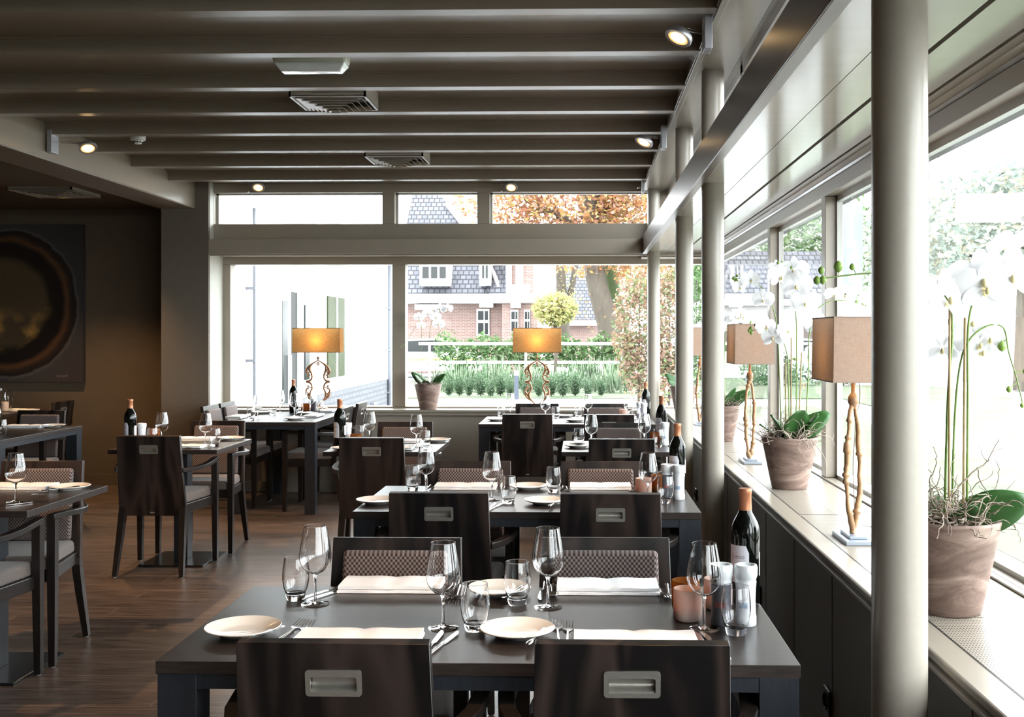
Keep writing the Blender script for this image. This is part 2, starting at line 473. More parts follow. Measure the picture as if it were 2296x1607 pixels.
# right-hand window wall: posts, head, sill and panes
mull = [-3.83, -2.33, -0.83, 0.67, 2.17, 3.90, 5.17, 6.68, 9.70]
bm = MB()
for y in mull:
    bm.box(1.183, 1.268, y, y+0.085, 0.785, 2.148)
bm.box(1.1832, 1.30, -4.2, 10.30, 2.149, 2.214)      # head
bm.box(1.177, 1.2, -4.2, 10.10, 0.7765, 0.784)      # foot
bm.box(1.2, 1.30, -4.2, 10.10, 0.60, 0.784)
struct(bm.build('window_1', M['paint'], smooth=False, bevel=0.003))
w1 = bpy.data.objects['window_1']
bm = MB()
for a, b in zip(mull[:-1], mull[1:]):
    y0, y1 = a+0.085, b
    for (p, q, r, s_) in [(y0, y0+0.022, 0.784, 2.149), (y1-0.022, y1, 0.784, 2.149), (y0, y1, 0.784, 0.80), (y0, y1, 2.12, 2.149)]:
        bm.box(1.235, 1.262, p, q, r, s_)
bm.build('sash_frame', simple('pale_sash_paint', (0.42, 0.41, 0.38), 0.3), w1, smooth=False)
for a, b in zip(mull[:-1], mull[1:]):
    MB().box(1.247, 1.251, a+0.1, b-0.015, 0.795, 2.135).build('pane', M['pane'], w1, smooth=False)

# rear window
sx = lambda px, Y: atY(px, 752, Y).x
XL, XM0, XM1 = sx(523, YB), sx(883, YB), sx(912, YB)
bm = MB()
bm.box(-3.454, XL, 10.165, 10.33, 0.791, 2.154)
bm.box(XM0, XM1, 10.165, 10.33, 0.791, 2.154)
bm.box(-3.454, 1.19, 10.161, 10.33, 2.155, 2.244)
bm.box(-3.454, 1.19, 10.161, 10.33, 0.70, 0.79)
bm.box(1.20, 1.30, 10.105, 10.33, 0.70, 2.212)
o = struct(bm.build('window_2', M['paint'], smooth=False, bevel=0.004))
MB().box(XL, XM0, YB, YB+0.004, 0.79, 2.155).build('pane', M['pane'], o, smooth=False)
MB().box(XM1, 1.20, YB, YB+0.004, 0.79, 2.155).build('pane', M['pane'], o, smooth=False)
# head beam between rear window and clerestory
bm = MB(); bm.box(-3.454, 0.567, 9.77, 10.16, 2.228, 2.364)
bm.box(0.567, 1.28, 9.90, 10.16, 2.20, 2.30)
bm.box(-3.454, 1.2, 9.80, 9.815, 2.214, 2.228)
struct(bm.build('trim_5', M['paint'], smooth=False, bevel=0.003))
# clerestory
YC = 9.99
cz0, cz1 = 2.519, 2.812
xs = [sx(a, YC) for a in (487, 861, 889, 1072, 1100, 1452)]
bm = MB()
bm.box(-3.454, 0.98, 9.90, 10.10, 2.366, cz0-0.0005); bm.box(-3.454, 0.98, 9.90, 10.10, cz1+0.0005, 2.899)
bm.box(-3.454, xs[0], 9.90, 10.10, cz0, cz1); bm.box(xs[1], xs[2], 9.90, 10.10, cz0, cz1); bm.box(xs[3], xs[4], 9.90, 10.10, cz0, cz1)
bm.box(xs[5]+0.08, 0.98, 9.90, 10.10, cz0, cz1)
o = struct(bm.build('window_3', M['paint'], smooth=False, bevel=0.004))
for a, b in ((0,1), (2,3), (4,5)):
    MB().box(xs[a]-0.002, xs[b]+(0.082 if b == 5 else 0.002), YC, YC+0.004, cz0, cz1).build('pane', M['pane'], o, smooth=False)
bm = MB()
for a, b in ((0,1), (2,3), (4,5)):
    x1 = xs[b]+(0.08 if b == 5 else 0)
    bm.box(xs[a], xs[a]+0.02, YC-0.015, YC+0.015, cz0, cz1); bm.box(xs[a], x1, YC-0.015, YC+0.015, cz1-0.012, cz1)
bm.build('glazing_bead', simple('pale_glazing_bead', (0.4, 0.39, 0.36), 0.35), o, smooth=False)
# left jamb of the rear windows
sbox('wall_back_jamb', -3.60, -3.454, 9.80, 10.6, 0, 2.9, simple('pale_jamb_paint', (0.42, 0.41, 0.36), 0.5, noise=0.4, nscale=20, dark=0.96))
bpy.data.objects['wall_back_jamb'].location.x = 0.003

# long left beam
bm = MB(); bm.box(-3.90, -3.584, -4.2, 9.775, 2.647, 2.93)
bm.box(-3.584, -3.578, -4.2, 9.77, 2.655, 2.663); bm.box(-3.584, -3.576, -4.2, 9.77, 2.647, 2.652)
struct(bm.build('trim_6', M['ceil'], smooth=False, bevel=0.003))
# cross joists
JY = [-2.37, -1.70, -1.02, -0.35, 0.33, 1.0, 1.67, 2.35, 3.02, 3.696, 4.370, 5.028, 5.725, 6.362, 7.026, 7.693, 8.377, 9.130]
for i, y in enumerate(JY):
    bm = MB(); bm.box(-3.584, 0.566, y, y+0.085, 2.818, 2.905)
    bm.box(-3.584, 0.566, y-0.010, y+0.095, 2.888, 2.902)
    bm.box(-3.584, 0.566, y-0.005, y+0.090, 2.879, 2.888)
    struct(bm.build('trim_%d' % (10+i), M['ceil'], smooth=False, bevel=0.002))
# right-hand edge: soffit over the columns with bright moulding
bm = MB(); bm.box(0.583, 0.98, -4.2, 10.10, 2.82, 2.93)
struct(bm.build('trim_7', M['gloss'], smooth=False, bevel=0.003))
bm = MB(); bm.box(0.566, 0.583, -4.2, 9.9, 2.81, 2.91); bm.box(0.556, 0.576, -4.2, 9.9, 2.822, 2.836); bm.box(0.560, 0.588, -4.2, 9.9, 2.806, 2.818)
bm.box(0.769, 0.773, -4.2, 10.05, 2.8185, 2.8215, 1)
struct(bm.build('trim_8', [M['gloss'], M['black']], smooth=False, bevel=0.002))
# fascia board in front of the columns
bm = MB(); bm.box(0.567, 0.600, -4.2, 9.90, 2.228, 2.388)
bm.box(0.562, 0.606, -4.2, 9.90, 2.222, 2.236)
struct(bm.build('trim_9', M['fascia'], smooth=False, bevel=0.003))
# low soffit of the window bay, three boards with dark joints
bm = MB()
bm.box(0.600, 0.788, -4.2, 10.30, 2.245, 2.33)
bm.box(0.791, 0.938, -4.2, 10.30, 2.245, 2.33)
bm.box(0.955, 1.112, -4.2, 10.30, 2.245, 2.33)
bm.prism([(1.126, 2.245), (1.16, 2.243), (1.185, 2.232), (1.20, 2.215), (1.27, 2.215), (1.27, 2.33), (1.126, 2.33)], -4.2, 10.30, 'y')
struct(bm.build('ceiling_bay', M['soffit'], smooth=False))
bm = MB(); bm.box(0.60, 1.20, -4.2, 10.30, 2.262, 2.34)
struct(bm.build('ceiling_bay_joint', simple('dark_joint', (0.06, 0.05, 0.035), 0.6), smooth=False))
sbox('roof', 0.60, 1.75, -4.2, 10.33, 2.345, 2.40, simple('roofing', (0.12, 0.12, 0.12), 0.8))
# side clerestory above the bay roof
bm = MB()
bm.box(0.80, 0.86, -4.2, 10.1, 2.34, 2.46); bm.box(0.80, 0.86, -4.2, 10.1, 2.78, 2.83)
for y in (-3.8, -2.4, -0.9, 0.6, 2.1, 3.6, 5.28, 6.80, 8.2, 9.75):
    bm.box(0.80, 0.86, y, y+0.07, 2.40, 2.82)
o = struct(bm.build('window_4', M['paint'], smooth=False))
MB().box(0.828, 0.832, -4.2, 10.0, 2.45, 2.79).build('pane', M['pane'], o, smooth=False)

# columns
COLS = [(0.675, 2.266, 'nearest round taupe column, floor to soffit beside the window shelf'),
        (0.672, 5.435, 'round taupe column behind the nearest wine bottle, second from the camera'),
        (0.672, 6.937, 'round taupe column third from the camera by the window shelf'),
        (0.668, 9.80, 'thinnest-looking round taupe column at the rear window corner')]
for i, (x, y, lab) in enumerate(COLS):
    bm = MB(); bm.lathe([(0, 0), (0.0575, 0), (0.0575, 2.82), (0, 2.82)], 48)
    o = bm.build('column', M['column'], loc=(x, y, 0)); tag(o, lab, 'column', 'round columns along the window shelf')
# more columns behind the camera keep the row going
# ------------------------------------------------------------------ chairs
TILT = Vector((0, -0.07, 0.495)); TLEN = TILT.length; TD = TILT.normalized(); TN = Vector((0, -0.495, -0.07)).normalized()
def PM(u, v, w): return Vector((u, -0.175, 0.365)) + TD*v + TN*w
def loft(mb, secs, mi=0):
    """secs: list of (x, y, z, hx, hy) horizontal rectangles"""
    vs = []
    for x, y, z, hx, hy in secs:
        vs += [(x-hx, y-hy, z), (x+hx, y-hy, z), (x+hx, y+hy, z), (x-hx, y+hy, z)]
    fs = [(3,2,1,0)]; n = len(secs)
    for i in range(n-1):
        for k in range(4):
            l = (k+1) % 4
            fs.append((i*4+k, i*4+l, i*4+4+l, i*4+4+k))
    fs.append(tuple((n-1)*4+k for k in range(4)))
    mb.add(vs, fs, mi)
def rrect(hx, v0, v1, r, n=4):
    pts = []
    for cx, cy, a0 in ((hx-r, v0+r, -90), (hx-r, v1-r, 0), (-hx+r, v1-r, 90), (-hx+r, v0+r, 180)):
        for k in range(n+1):
            a = math.radians(a0 + 90*k/n); pts.append((cx+r*math.cos(a), cy+r*math.sin(a)))
    return pts
def make_chair():
    t = thing('dining_chair', None, 'chair')
    # backrest panel with a pocket for the recessed pull
    W0, W1, H, T = 0.2075, 0.1935, 0.50, -0.028
    hu, h0, h1, hd = 0.046, 0.400, 0.430, -0.017
    vs = [PM(-W0,0,0),PM(W0,0,0),PM(W1,H,0),PM(-W1,H,0), PM(-hu,h0,0),PM(hu,h0,0),PM(hu,h1,0),PM(-hu,h1,0),
          PM(-hu,h0,hd),PM(hu,h0,hd),PM(hu,h1,hd),PM(-hu,h1,hd), PM(-W0,0,T),PM(W0,0,T),PM(W1,H,T),PM(-W1,H,T)]
    fs = [(0,1,5,4),(1,2,6,5),(2,3,7,6),(3,0,4,7),(4,5,9,8),(5,6,10,9),(6,7,11,10),(7,4,8,11),(8,9,10,11),
          (15,14,13,12),(0,12,13,1),(1,13,14,2),(2,14,15,3),(3,15,12,0)]
    MB().add(vs, fs).build('backrest', M['chairwood'], t, smooth=True, angle=30, bevel=0.0022)
    # pull
    bm = MB(); n = 20
    o_ = rrect(0.0565, 0.390, 0.4455, 0.007); i_ = rrect(0.0465, 0.3995, 0.4305, 0.004)
    vs = [PM(u,v,0.0) for u,v in o_]+[PM(u,v,0.0028) for u,v in o_]+[PM(u,v,0.0028) for u,v in i_]+[PM(u,v,-0.004) for u,v in i_]
    fs = []
    for k in range(n):
        l = (k+1)%n
        for a in (0,1,2): fs.append((a*n+k, a*n+l, (a+1)*n+l, (a+1)*n+k))
    bm.add(vs, fs)
    pr = [(0.4305,0.001),(0.4300,-0.011),(0.424,-0.0145),(0.413,-0.0145),(0.408,-0.013),(0.4045,-0.008),(0.4025,-0.001),(0.3995,0.0015)]
    vs = [PM(-0.0462,v,w) for v,w in pr]+[PM(0.0462,v,w) for v,w in pr]
    m_ = len(pr)
    bm.add(vs, [(k,k+1,m_+k+1,m_+k) for k in range(m_-1)])
    for s in (-1, 1):
        bm.add([PM(s*0.0462,0.3995,0.001),PM(s*0.0462,0.4305,0.001),PM(s*0.0462,0.4305,-0.0145),PM(s*0.0462,0.3995,-0.0145)], [(0,1,2,3)])
    tag(bm.build('handle', M['steel'], t, angle=50), 'brushed steel recessed handle')
    bm = MB(); bm.hexa([PM(-0.014,0.016,0),PM(0.014,0.016,0),PM(0.014,0.026,0),PM(-0.014,0.026,0),PM(-0.014,0.016,0.0015),PM(0.014,0.016,0.0015),PM(0.014,0.026,0.0015),PM(-0.014,0.026,0.0015)])
    bm.build('maker_plate', M['steel'], t, smooth=False)
    # upholstered inner back
    c0, c1 = 0.165, 0.158
    bm = MB(); T2 = T-0.030
    bm.hexa([PM(-c0,0.12,T+0.002),PM(c0,0.12,T+0.002),PM(c1,0.463,T+0.002),PM(-c1,0.463,T+0.002),PM(-c0,0.12,T2),PM(c0,0.12,T2),PM(c1,0.463,T2),PM(-c1,0.463,T2)])
    o = bm.build('back_cushion', M['weave'], t, smooth=True, angle=60, bevel=0.014); o.modifiers['bevel'].segments = 4
    # seat
    bm = MB()
    bm.add([(-0.19,-0.165,0.375),(0.19,-0.165,0.375),(0.240,0.235,0.375),(-0.240,0.235,0.375),(-0.19,-0.165,0.432),(0.19,-0.165,0.432),(0.240,0.235,0.432),(-0.240,0.235,0.432)],
           [(0,3,2,1),(4,5,6,7),(0,1,5,4),(1,2,6,5),(2,3,7,6),(3,0,4,7)])
    bm.build('seat_frame', M['legwood'], t, smooth=False, bevel=0.003)
    bm = MB()
    bm.add([(-0.185,-0.16,0.432),(0.185,-0.16,0.432),(0.226,0.255,0.432),(-0.226,0.255,0.432),(-0.18,-0.155,0.492),(0.18,-0.155,0.488),(0.222,0.25,0.494),(-0.222,0.25,0.494)],
           [(0,3,2,1),(4,5,6,7),(0,1,5,4),(1,2,6,5),(2,3,7,6),(3,0,4,7)])
    o = bm.build('seat_cushion', M['seatweave'], t, smooth=True, angle=60, bevel=0.018); o.modifiers['bevel'].segments = 4
    for s in (-1, 1):
        bm = MB()
        loft(bm, [(s*0.205,-0.240,0.006,0.013,0.014),(s*0.200,-0.222,0.10,0.015,0.017),(s*0.194,-0.196,0.22,0.017,0.020),(s*0.188,-0.176,0.34,0.019,0.021),(s*0.186,-0.168,0.42,0.018,0.016)])
        bm.lathe([(0,0),(0.009,0),(0.009,0.008),(0,0.008)], 10, (s*0.205,-0.240,0), 1)
        bm.build('leg', [M['legwood'], M['glide']], t, angle=25, bevel=0)
        bm = MB()
        loft(bm, [(s*0.247,0.238,0.006,0.014,0.015),(s*0.246,0.236,0.25,0.0165,0.018),(s*0.245,0.235,0.46,0.018,0.020),(s*0.245,0.235,0.668,0.018,0.020)])
        bm.lathe([(0,0),(0.009,0),(0.009,0.008),(0,0.008)], 10, (s*0.247,0.238,0), 1)
        bm.build('leg', [M['legwood'], M['glide']], t, angle=25)
        # armrest sweeps out and back to the panel
        path = [(0.245,0.256,0.670),(0.252,0.20,0.670),(0.264,0.12,0.667),(0.270,0.04,0.661),(0.262,-0.05,0.655),(0.240,-0.12,0.651),(0.212,-0.18,0.650),(0.196,-0.212,0.652)]
        vs = []; fs = []
        for i, (x, y, z) in enumerate(path):
            a = path[max(0,i-1)]; b = path[min(len(path)-1,i+1)]
            tx, ty = b[0]-a[0], b[1]-a[1]; l = math.hypot(tx, ty); nx, ny = -ty/l, tx/l
            w = 0.019 if i < 6 else 0.014
            for du, dz in ((-1,-0.014),(1,-0.014),(1,0.012),(-1,0.012)):
                vs.append((s*(x+nx*w*du), y+ny*w*du, z+dz))
            if i: fs += [((i-1)*4+k,(i-1)*4+(k+1)%4,i*4+(k+1)%4,i*4+k) for k in range(4)]
        fs += [(3,2,1,0), tuple((len(path)-1)*4+k for k in range(4))]
        MB().add(vs, fs).build('armrest', M['legwood'], t, angle=30, bevel=0.003)
    return t
HC = 0.86
def chair_px(px, py, rz, label, group=None):
    """px, py: centre of the top edge of the backrest; rz 0 = back towards the camera"""
    p = at(px, py, HC)
    off = Vector((0, -0.245, 0)); off.rotate(Euler((0,0,rz)))
    return place('chair', make_chair, (p.x-off.x, p.y-off.y, 0), rz, label, group)
PI = math.pi
CH = [
 (745, 1443, 0, 'dark armchair back with steel handle, left one in the foreground'),
 (1418, 1446, 0, 'dark armchair back with steel handle, right one in the foreground'),
 (894, 1204, PI, 'armchair facing us across the front table, left one'),
 (1356, 1204, PI, 'armchair facing us across the front table, right one'),
 (983, 1106, 0, 'dark armchair back, left one at the near side of the second table'),
 (1369, 1108, 0, 'dark armchair back, right one at the near side of the second table'),
 (1057, 1033, PI, 'armchair facing us behind the second table, left of the pair'),
 (1346, 1034, PI, 'armchair facing us behind the second table, right of the pair'),
 (1394, 985, 0, 'dark armchair back at the near side of the small pedestal table by the columns'),
 (1386, 948, PI, 'armchair facing us at the far side of the small pedestal table by the columns'),
 (1182, 929, 0, 'dark armchair back showing its whole panel, near side of the farthest table'),
 (1366, 930, 0, 'dark armchair back mostly hidden, near side of the farthest table'),
 (1204.7, 905, PI, 'armchair facing us under the right scroll lamp, left one against the rear window'),
 (1358, 905, PI, 'armchair facing us against the rear window, right one of the farthest pair'),
 (832, 982, 0, 'dark reddish armchair back at the small pedestal table in the middle'),
 (910, 946, PI, 'armchair facing us at the far side of the small pedestal table in the middle'),
 (331.5, 978, 0, 'dark armchair with its back to us at the pedestal table left of centre'),
 (491, 943, PI, 'armchair with warm lit upholstery facing us at the pedestal table left of centre'),
 (100, 1033, PI+0.06, 'armchair facing us at the pedestal table cut by the left edge'),
 (96, 920, PI, 'armchair facing us behind the four-legged table at the left edge'),
]
for px, py, rz, lab in CH: chair_px(px, py, rz, lab)
# chair cut off by the left edge
place('chair', make_chair, (-2.60, 4.32, 0), 0.0, 'armchair at bottom left of which only arm, seat corner and front legs show')
# chairs turned sideways at the long table in the rear left window and under the painting
for x, y, rz, lab in [(-3.02, 9.22, -PI/2, 'armchair facing right at the long rear left table, nearer one'),
                      (-3.02, 9.66, -PI/2, 'armchair facing right at the long rear left table, next to the window'),
                      (-2.235, 9.05, PI/2, 'armchair facing left at the long rear left table, nearer one'),
                      (-2.235, 9.66, PI/2, 'armchair facing left at the long rear left table, next to the window'),
                      (-5.05, 9.78, PI/2, 'armchair seen side-on beside the table under the painting')]:
    place('chair', make_chair, (x, y, 0), rz, lab)

# ------------------------------------------------------------------ tables
ZT = 0.76
def leg_table(x0, x1, y0, y1, label, long='x', lg=0.086):
    cx, cy = (x0+x1)/2, (y0+y1)/2; hx, hy = (x1-x0)/2, (y1-y0)/2
    t = thing('dining_table', label, 'table', (cx, cy, 0))
    MB().box(-hx, hx, -hy, hy, ZT-0.028, ZT).build('tabletop', M['topwood' if long == 'x' else 'topwood_y'], t, smooth=False, bevel=0.0012)
    i = 0.003; a = hx-i; b = hy-i
    bm = MB()
    for s in (-1, 1):
        bm.box(-a+lg, a-lg, *sorted((s*(b-0.002), s*(b-0.022))), ZT-0.061, ZT-0.028)
        bm.box(*sorted((s*(a-0.002), s*(a-0.022))), -b+lg, b-lg, ZT-0.061, ZT-0.028)
    bm.build('apron', M['tableleg'], t, smooth=False)
    for sx_ in (-1, 1):
        for sy in (-1, 1):
            MB().box(*sorted((sx_*a, sx_*(a-lg))), *sorted((sy*b, sy*(b-lg))), 0, ZT-0.028).build('leg', M['tableleg'], t, smooth=False, bevel=0.0015)
    return t
def pedestal_table(x0, x1, y0, y1, label):
    cx, cy = (x0+x1)/2, (y0+y1)/2; hx, hy = (x1-x0)/2, (y1-y0)/2
    t = thing('pedestal_table', label, 'table', (cx, cy, 0))
    MB().box(-hx, hx, -hy, hy, ZT-0.028, ZT).build('tabletop', M['topwood'], t, smooth=False, bevel=0.0012)
    MB().box(-0.045, 0.045, -0.045, 0.045, 0.012, ZT-0.045).build('post', M['tableleg'], t, smooth=False, bevel=0.002)
    MB().box(-0.20, 0.20, -0.20, 0.20, ZT-0.045, ZT-0.028).build('top_plate', M['blackmetal'], t, smooth=False)
    MB().box(-0.21, 0.21, -0.22, 0.22, 0, 0.012).build('base_plate', M['blackmetal'], t, smooth=False, bevel=0.003)
    return t
leg_table(-0.932, 0.475, 2.305, 3.003, 'large dark table in the foreground laid for four')
leg_table(-0.927, 0.484, 4.285, 5.02, 'second dark table along the window shelf, laid for four')
leg_table(-0.828, 0.600, 8.53, 9.32, 'dark table farthest back on the right, in front of the rear window')
pedestal_table(-0.120, 0.560, 6.50, 7.18, 'small square table by the columns between the second and the farthest table')
pedestal_table(-1.585, -0.893, 6.48, 7.20, 'small square pedestal table in the middle of the room')
pedestal_table(-2.958, -2.270, 6.57, 7.27, 'small square pedestal table left of centre with its black floor plate in view')
pedestal_table(-2.94, -2.250, 4.264, 5.0, 'small square pedestal table cut off by the left edge of the picture')
leg_table(-5.20, -3.950, 7.12, 8.33, 'four-legged dark table at the left edge, side apron catching bluish daylight', 'y')
pedestal_table(-5.90, -5.20, 9.42, 10.12, 'table in the dark recess under the painting')
leg_table(-2.885, -2.185, 8.68, 9.90, 'long dark table standing endwise in the rear left window', 'y')

# ------------------------------------------------------------------ tableware
def lathe_obj(prof, name, mat, parent=None, n=28, angle=45): return MB().lathe(prof, n).build(name, mat, parent, angle=angle)
def shell(prof, th):
    inner = [(max(r-th, 0.0), z+(th if i < 3 else 0)) for i, (r, z) in enumerate(prof)]
    r, z = prof[-1]
    lip = [(r, z-0.0004), (r-th*0.1, z+0.0001), (r-th*0.5, z+0.0003), (r-th*0.9, z+0.0001), (r-th, z-0.0004)]
    near = [(r+0.00012, z-0.0012)]; near_in = [(r-th+0.00012, z-0.0012)]
    return [(0, prof[0][1])] + prof[:-1] + near + lip + near_in + inner[:-1][::-1] + [(0, inner[0][1])]
def make_wine():
    t = thing('wine_glass', None, 'glass')
    lathe_obj(shell([(0.0035,0.079),(0.012,0.082),(0.023,0.0875),(0.0325,0.097),(0.0395,0.109),(0.0425,0.121),(0.0422,0.133),(0.0400,0.150),(0.0366,0.170),(0.0330,0.190),(0.0298,0.2085)], 0.0010), 'bowl', M['glass'], t, 40, 80)
    lathe_obj([(0.0045,0.006),(0.0036,0.02),(0.0033,0.05),(0.0042,0.072),(0.009,0.0815),(0.004,0.0835),(0,0.084)], 'stem', M['glass'], t, 14, 80)
    lathe_obj([(0,0),(0.0360,0),(0.0370,0.0012),(0.034,0.0026),(0.018,0.0042),(0.0075,0.0075),(0.0045,0.012),(0,0.012)], 'foot', M['glass'], t, 36, 60)
    return t
def make_tumbler():
    t = thing('water_glass', None, 'glass')
    lathe_obj(shell([(0.0265,0.0185),(0.0295,0.026),(0.0325,0.036),(0.0348,0.049),(0.0357,0.062),(0.0350,0.080),(0.0333,0.094),(0.0318,0.104),(0.0307,0.1140)], 0.0015), 'glass_wall', M['glass'], t, 40, 80)
    lathe_obj([(0,0),(0.0225,0),(0.0245,0.003),(0.0268,0.017),(0.020,0.0155),(0,0.0125)], 'thick_base', M['glass'], t, 30, 40)
    return t
def make_plate():
    return tag(lathe_obj([(0,0.002),(0.045,0.002),(0.047,0),(0.051,0),(0.053,0.003),(0.070,0.009),(0.0885,0.0165),(0.090,0.0185),(0.0885,0.0200),(0.070,0.0135),(0.056,0.008),(0.048,0.0058),(0,0.0055)], 'side_plate', M['china'], None, 56, 60), cat='plate')
def cutlery_handle(bm, L0, L1, mi=0, w=0.0048):
    ys = [L0, L0+0.012, L0+0.03, (L0+L1)/2, L1-0.01, L1]
    ws = [w*0.8, w*1.25, w*1.1, w*0.75, w*0.55, w*0.6]
    vs = []; fs = []; n = 8
    for i, (y, r) in enumerate(zip(ys, ws)):
        for k in range(n):
            a = 2*PI*k/n; vs.append((r*math.cos(a), y, 0.0035+r*0.6*math.sin(a)))
        if i: fs += [((i-1)*n+k,(i-1)*n+(k+1)%n,i*n+(k+1)%n,i*n+k) for k in range(n)]
    fs += [tuple(range(n-1,-1,-1)), tuple(range((len(ys)-1)*n, len(ys)*n))]
    bm.add(vs, fs, mi)
def make_fork():
    t = thing('fork', None, 'cutlery')
    bm = MB(); cutlery_handle(bm, -0.10, 0.028); bm.build('handle', M['chrome'], t, angle=60)
    bm = MB()
    pr = [(0.026,0.0025,0.004),(0.034,0.0060,0.0035),(0.042,0.0115,0.0030),(0.052,0.0128,0.0032)]
    for (y0,w0,z0),(y1,w1,z1) in zip(pr[:-1], pr[1:]):
        bm.hexa([(-w0,y0,z0-0.001),(w0,y0,z0-0.001),(w1,y1,z1-0.001),(-w1,y1,z1-0.001),(-w0,y0,z0+0.001),(w0,y0,z0+0.001),(w1,y1,z1+0.001),(-w1,y1,z1+0.001)])
    for k in range(4):
        x = -0.0108+0.0072*k
        bm.hexa([(x-0.002,0.052,0.002),(x+0.002,0.052,0.002),(x+0.001,0.102,0.007),(x-0.001,0.102,0.007),(x-0.002,0.052,0.0042),(x+0.002,0.052,0.0042),(x+0.001,0.102,0.0085),(x-0.001,0.102,0.0085)])
    bm.build('tines', M['chrome'], t, smooth=False)
    return t
def make_knife():
    t = thing('knife', None, 'cutlery')
    bm = MB(); cutlery_handle(bm, -0.11, 0.0, w=0.0062); bm.build('handle', M['chrome'], t, angle=60)
    bm = MB()
    out = [(-0.004,0.0),(0.004,0.0),(0.0085,0.012),(0.0095,0.06),(0.0085,0.09),(0.003,0.108),(-0.003,0.112),(-0.0045,0.09),(-0.004,0.02)]
    bm.prism(out, 0.003, 0.0045); bm.build('blade', M['chrome'], t, smooth=False)
    return t
def make_butter():
    t = thing('butter_knife', None, 'cutlery')
    bm = MB(); cutlery_handle(bm, -0.075, 0.0, w=0.0058); bm.build('handle', M['chrome'], t, angle=60)
    bm = MB(); bm.prism([(-0.003,0),(0.003,0),(0.008,0.012),(0.009,0.045),(0.003,0.066),(-0.003,0.066),(-0.003,0.02)], 0.003, 0.0045)
    bm.build('blade', M['chrome'], t, smooth=False); return t
def make_spoon():
    t = thing('spoon', None, 'cutlery')
    bm = MB(); cutlery_handle(bm, -0.085, 0.03); bm.build('handle', M['chrome'], t, angle=60)
    bm = MB(); vs = []; fs = []
    for i in range(5):
        rr = i/4
        for k in range(16):
            a = 2*PI*k/16; vs.append((0.019*rr*math.cos(a), 0.055+0.028*rr*math.sin(a), 0.0015+0.006*rr*rr))
        if i: fs += [((i-1)*16+k,(i-1)*16+(k+1)%16,i*16+(k+1)%16,i*16+k) for k in range(16)]
    bm.add(vs, fs); bm.build('bowl', M['chrome'], t, angle=70); return t
def make_napkin():
    rnd = random.Random(4); bm = MB()
    W, Dp = 0.1425, 0.065
    for lay, (z0, z1, sh) in enumerate([(0.0, 0.0085, 0.0), (0.0095, 0.019, -0.006)]):
        nx = 14; prof = [(-Dp+sh, z0+0.002), (-Dp+sh-0.003, (z0+z1)/2), (-Dp+sh, z1-0.001), (-Dp*0.3+sh, z1+0.0008), (Dp*0.5+sh, z1), (Dp+sh, z1-0.001), (Dp+sh+0.002, z0+0.001), (0, z0)]
        vs = []; fs = []; n = len(prof)
        for i in range(nx+1):
            x = -W + 2*W*i/nx
            dip = -0.0022 if i == nx//2 else 0.0
            for (y, z) in prof:
                dz = (dip if z > z0+0.004 else 0) + 0.0007*math.sin(i*1.3+lay*2)*(1 if z > z0+0.004 else 0)
                vs.append((x*(1-0.01*lay), y + 0.0012*math.sin(i*0.9+lay), max(z+dz, 0)))
            if i: fs += [((i-1)*n+k,(i-1)*n+(k+1)%n,i*n+(k+1)%n,i*n+k) for k in range(n)]
        fs += [tuple(range(n-1,-1,-1)), tuple(range(nx*n, nx*n+n))]
        bm.add(vs, fs)
    return tag(bm.build('napkin', M['linen'], None, angle=70), cat='napkin')
def text_mesh(body, size, align='CENTER', ext=0.0):
    c = bpy.data.curves.new('txt', 'FONT'); c.body = body; c.size = size; c.align_x = align; c.align_y = 'CENTER'; c.extrude = ext; c.resolution_u = 3
    o = bpy.data.objects.new('txt', c); COL.objects.link(o)
    bpy.context.view_layer.update()
    me = bpy.data.meshes.new_from_object(o.evaluated_get(bpy.context.evaluated_depsgraph_get()))
    v = [tuple(q.co) for q in me.vertices]; f = [tuple(p.vertices) for p in me.polygons]
    bpy.data.objects.remove(o); bpy.data.meshes.remove(me); bpy.data.curves.remove(c)
    return v, f
M['label'] = simple('paper_label', (0.66, 0.66, 0.72), 0.6)
M['capsule'] = simple('copper_foil_capsule', (0.50, 0.20, 0.10), 0.38, 0.35, noise=0.4, nscale=30, dark=0.9)
M['redink'] = simple('red_ink', (0.5, 0.10, 0.06), 0.6); M['greyink'] = simple('grey_ink', (0.24, 0.24, 0.28), 0.6)
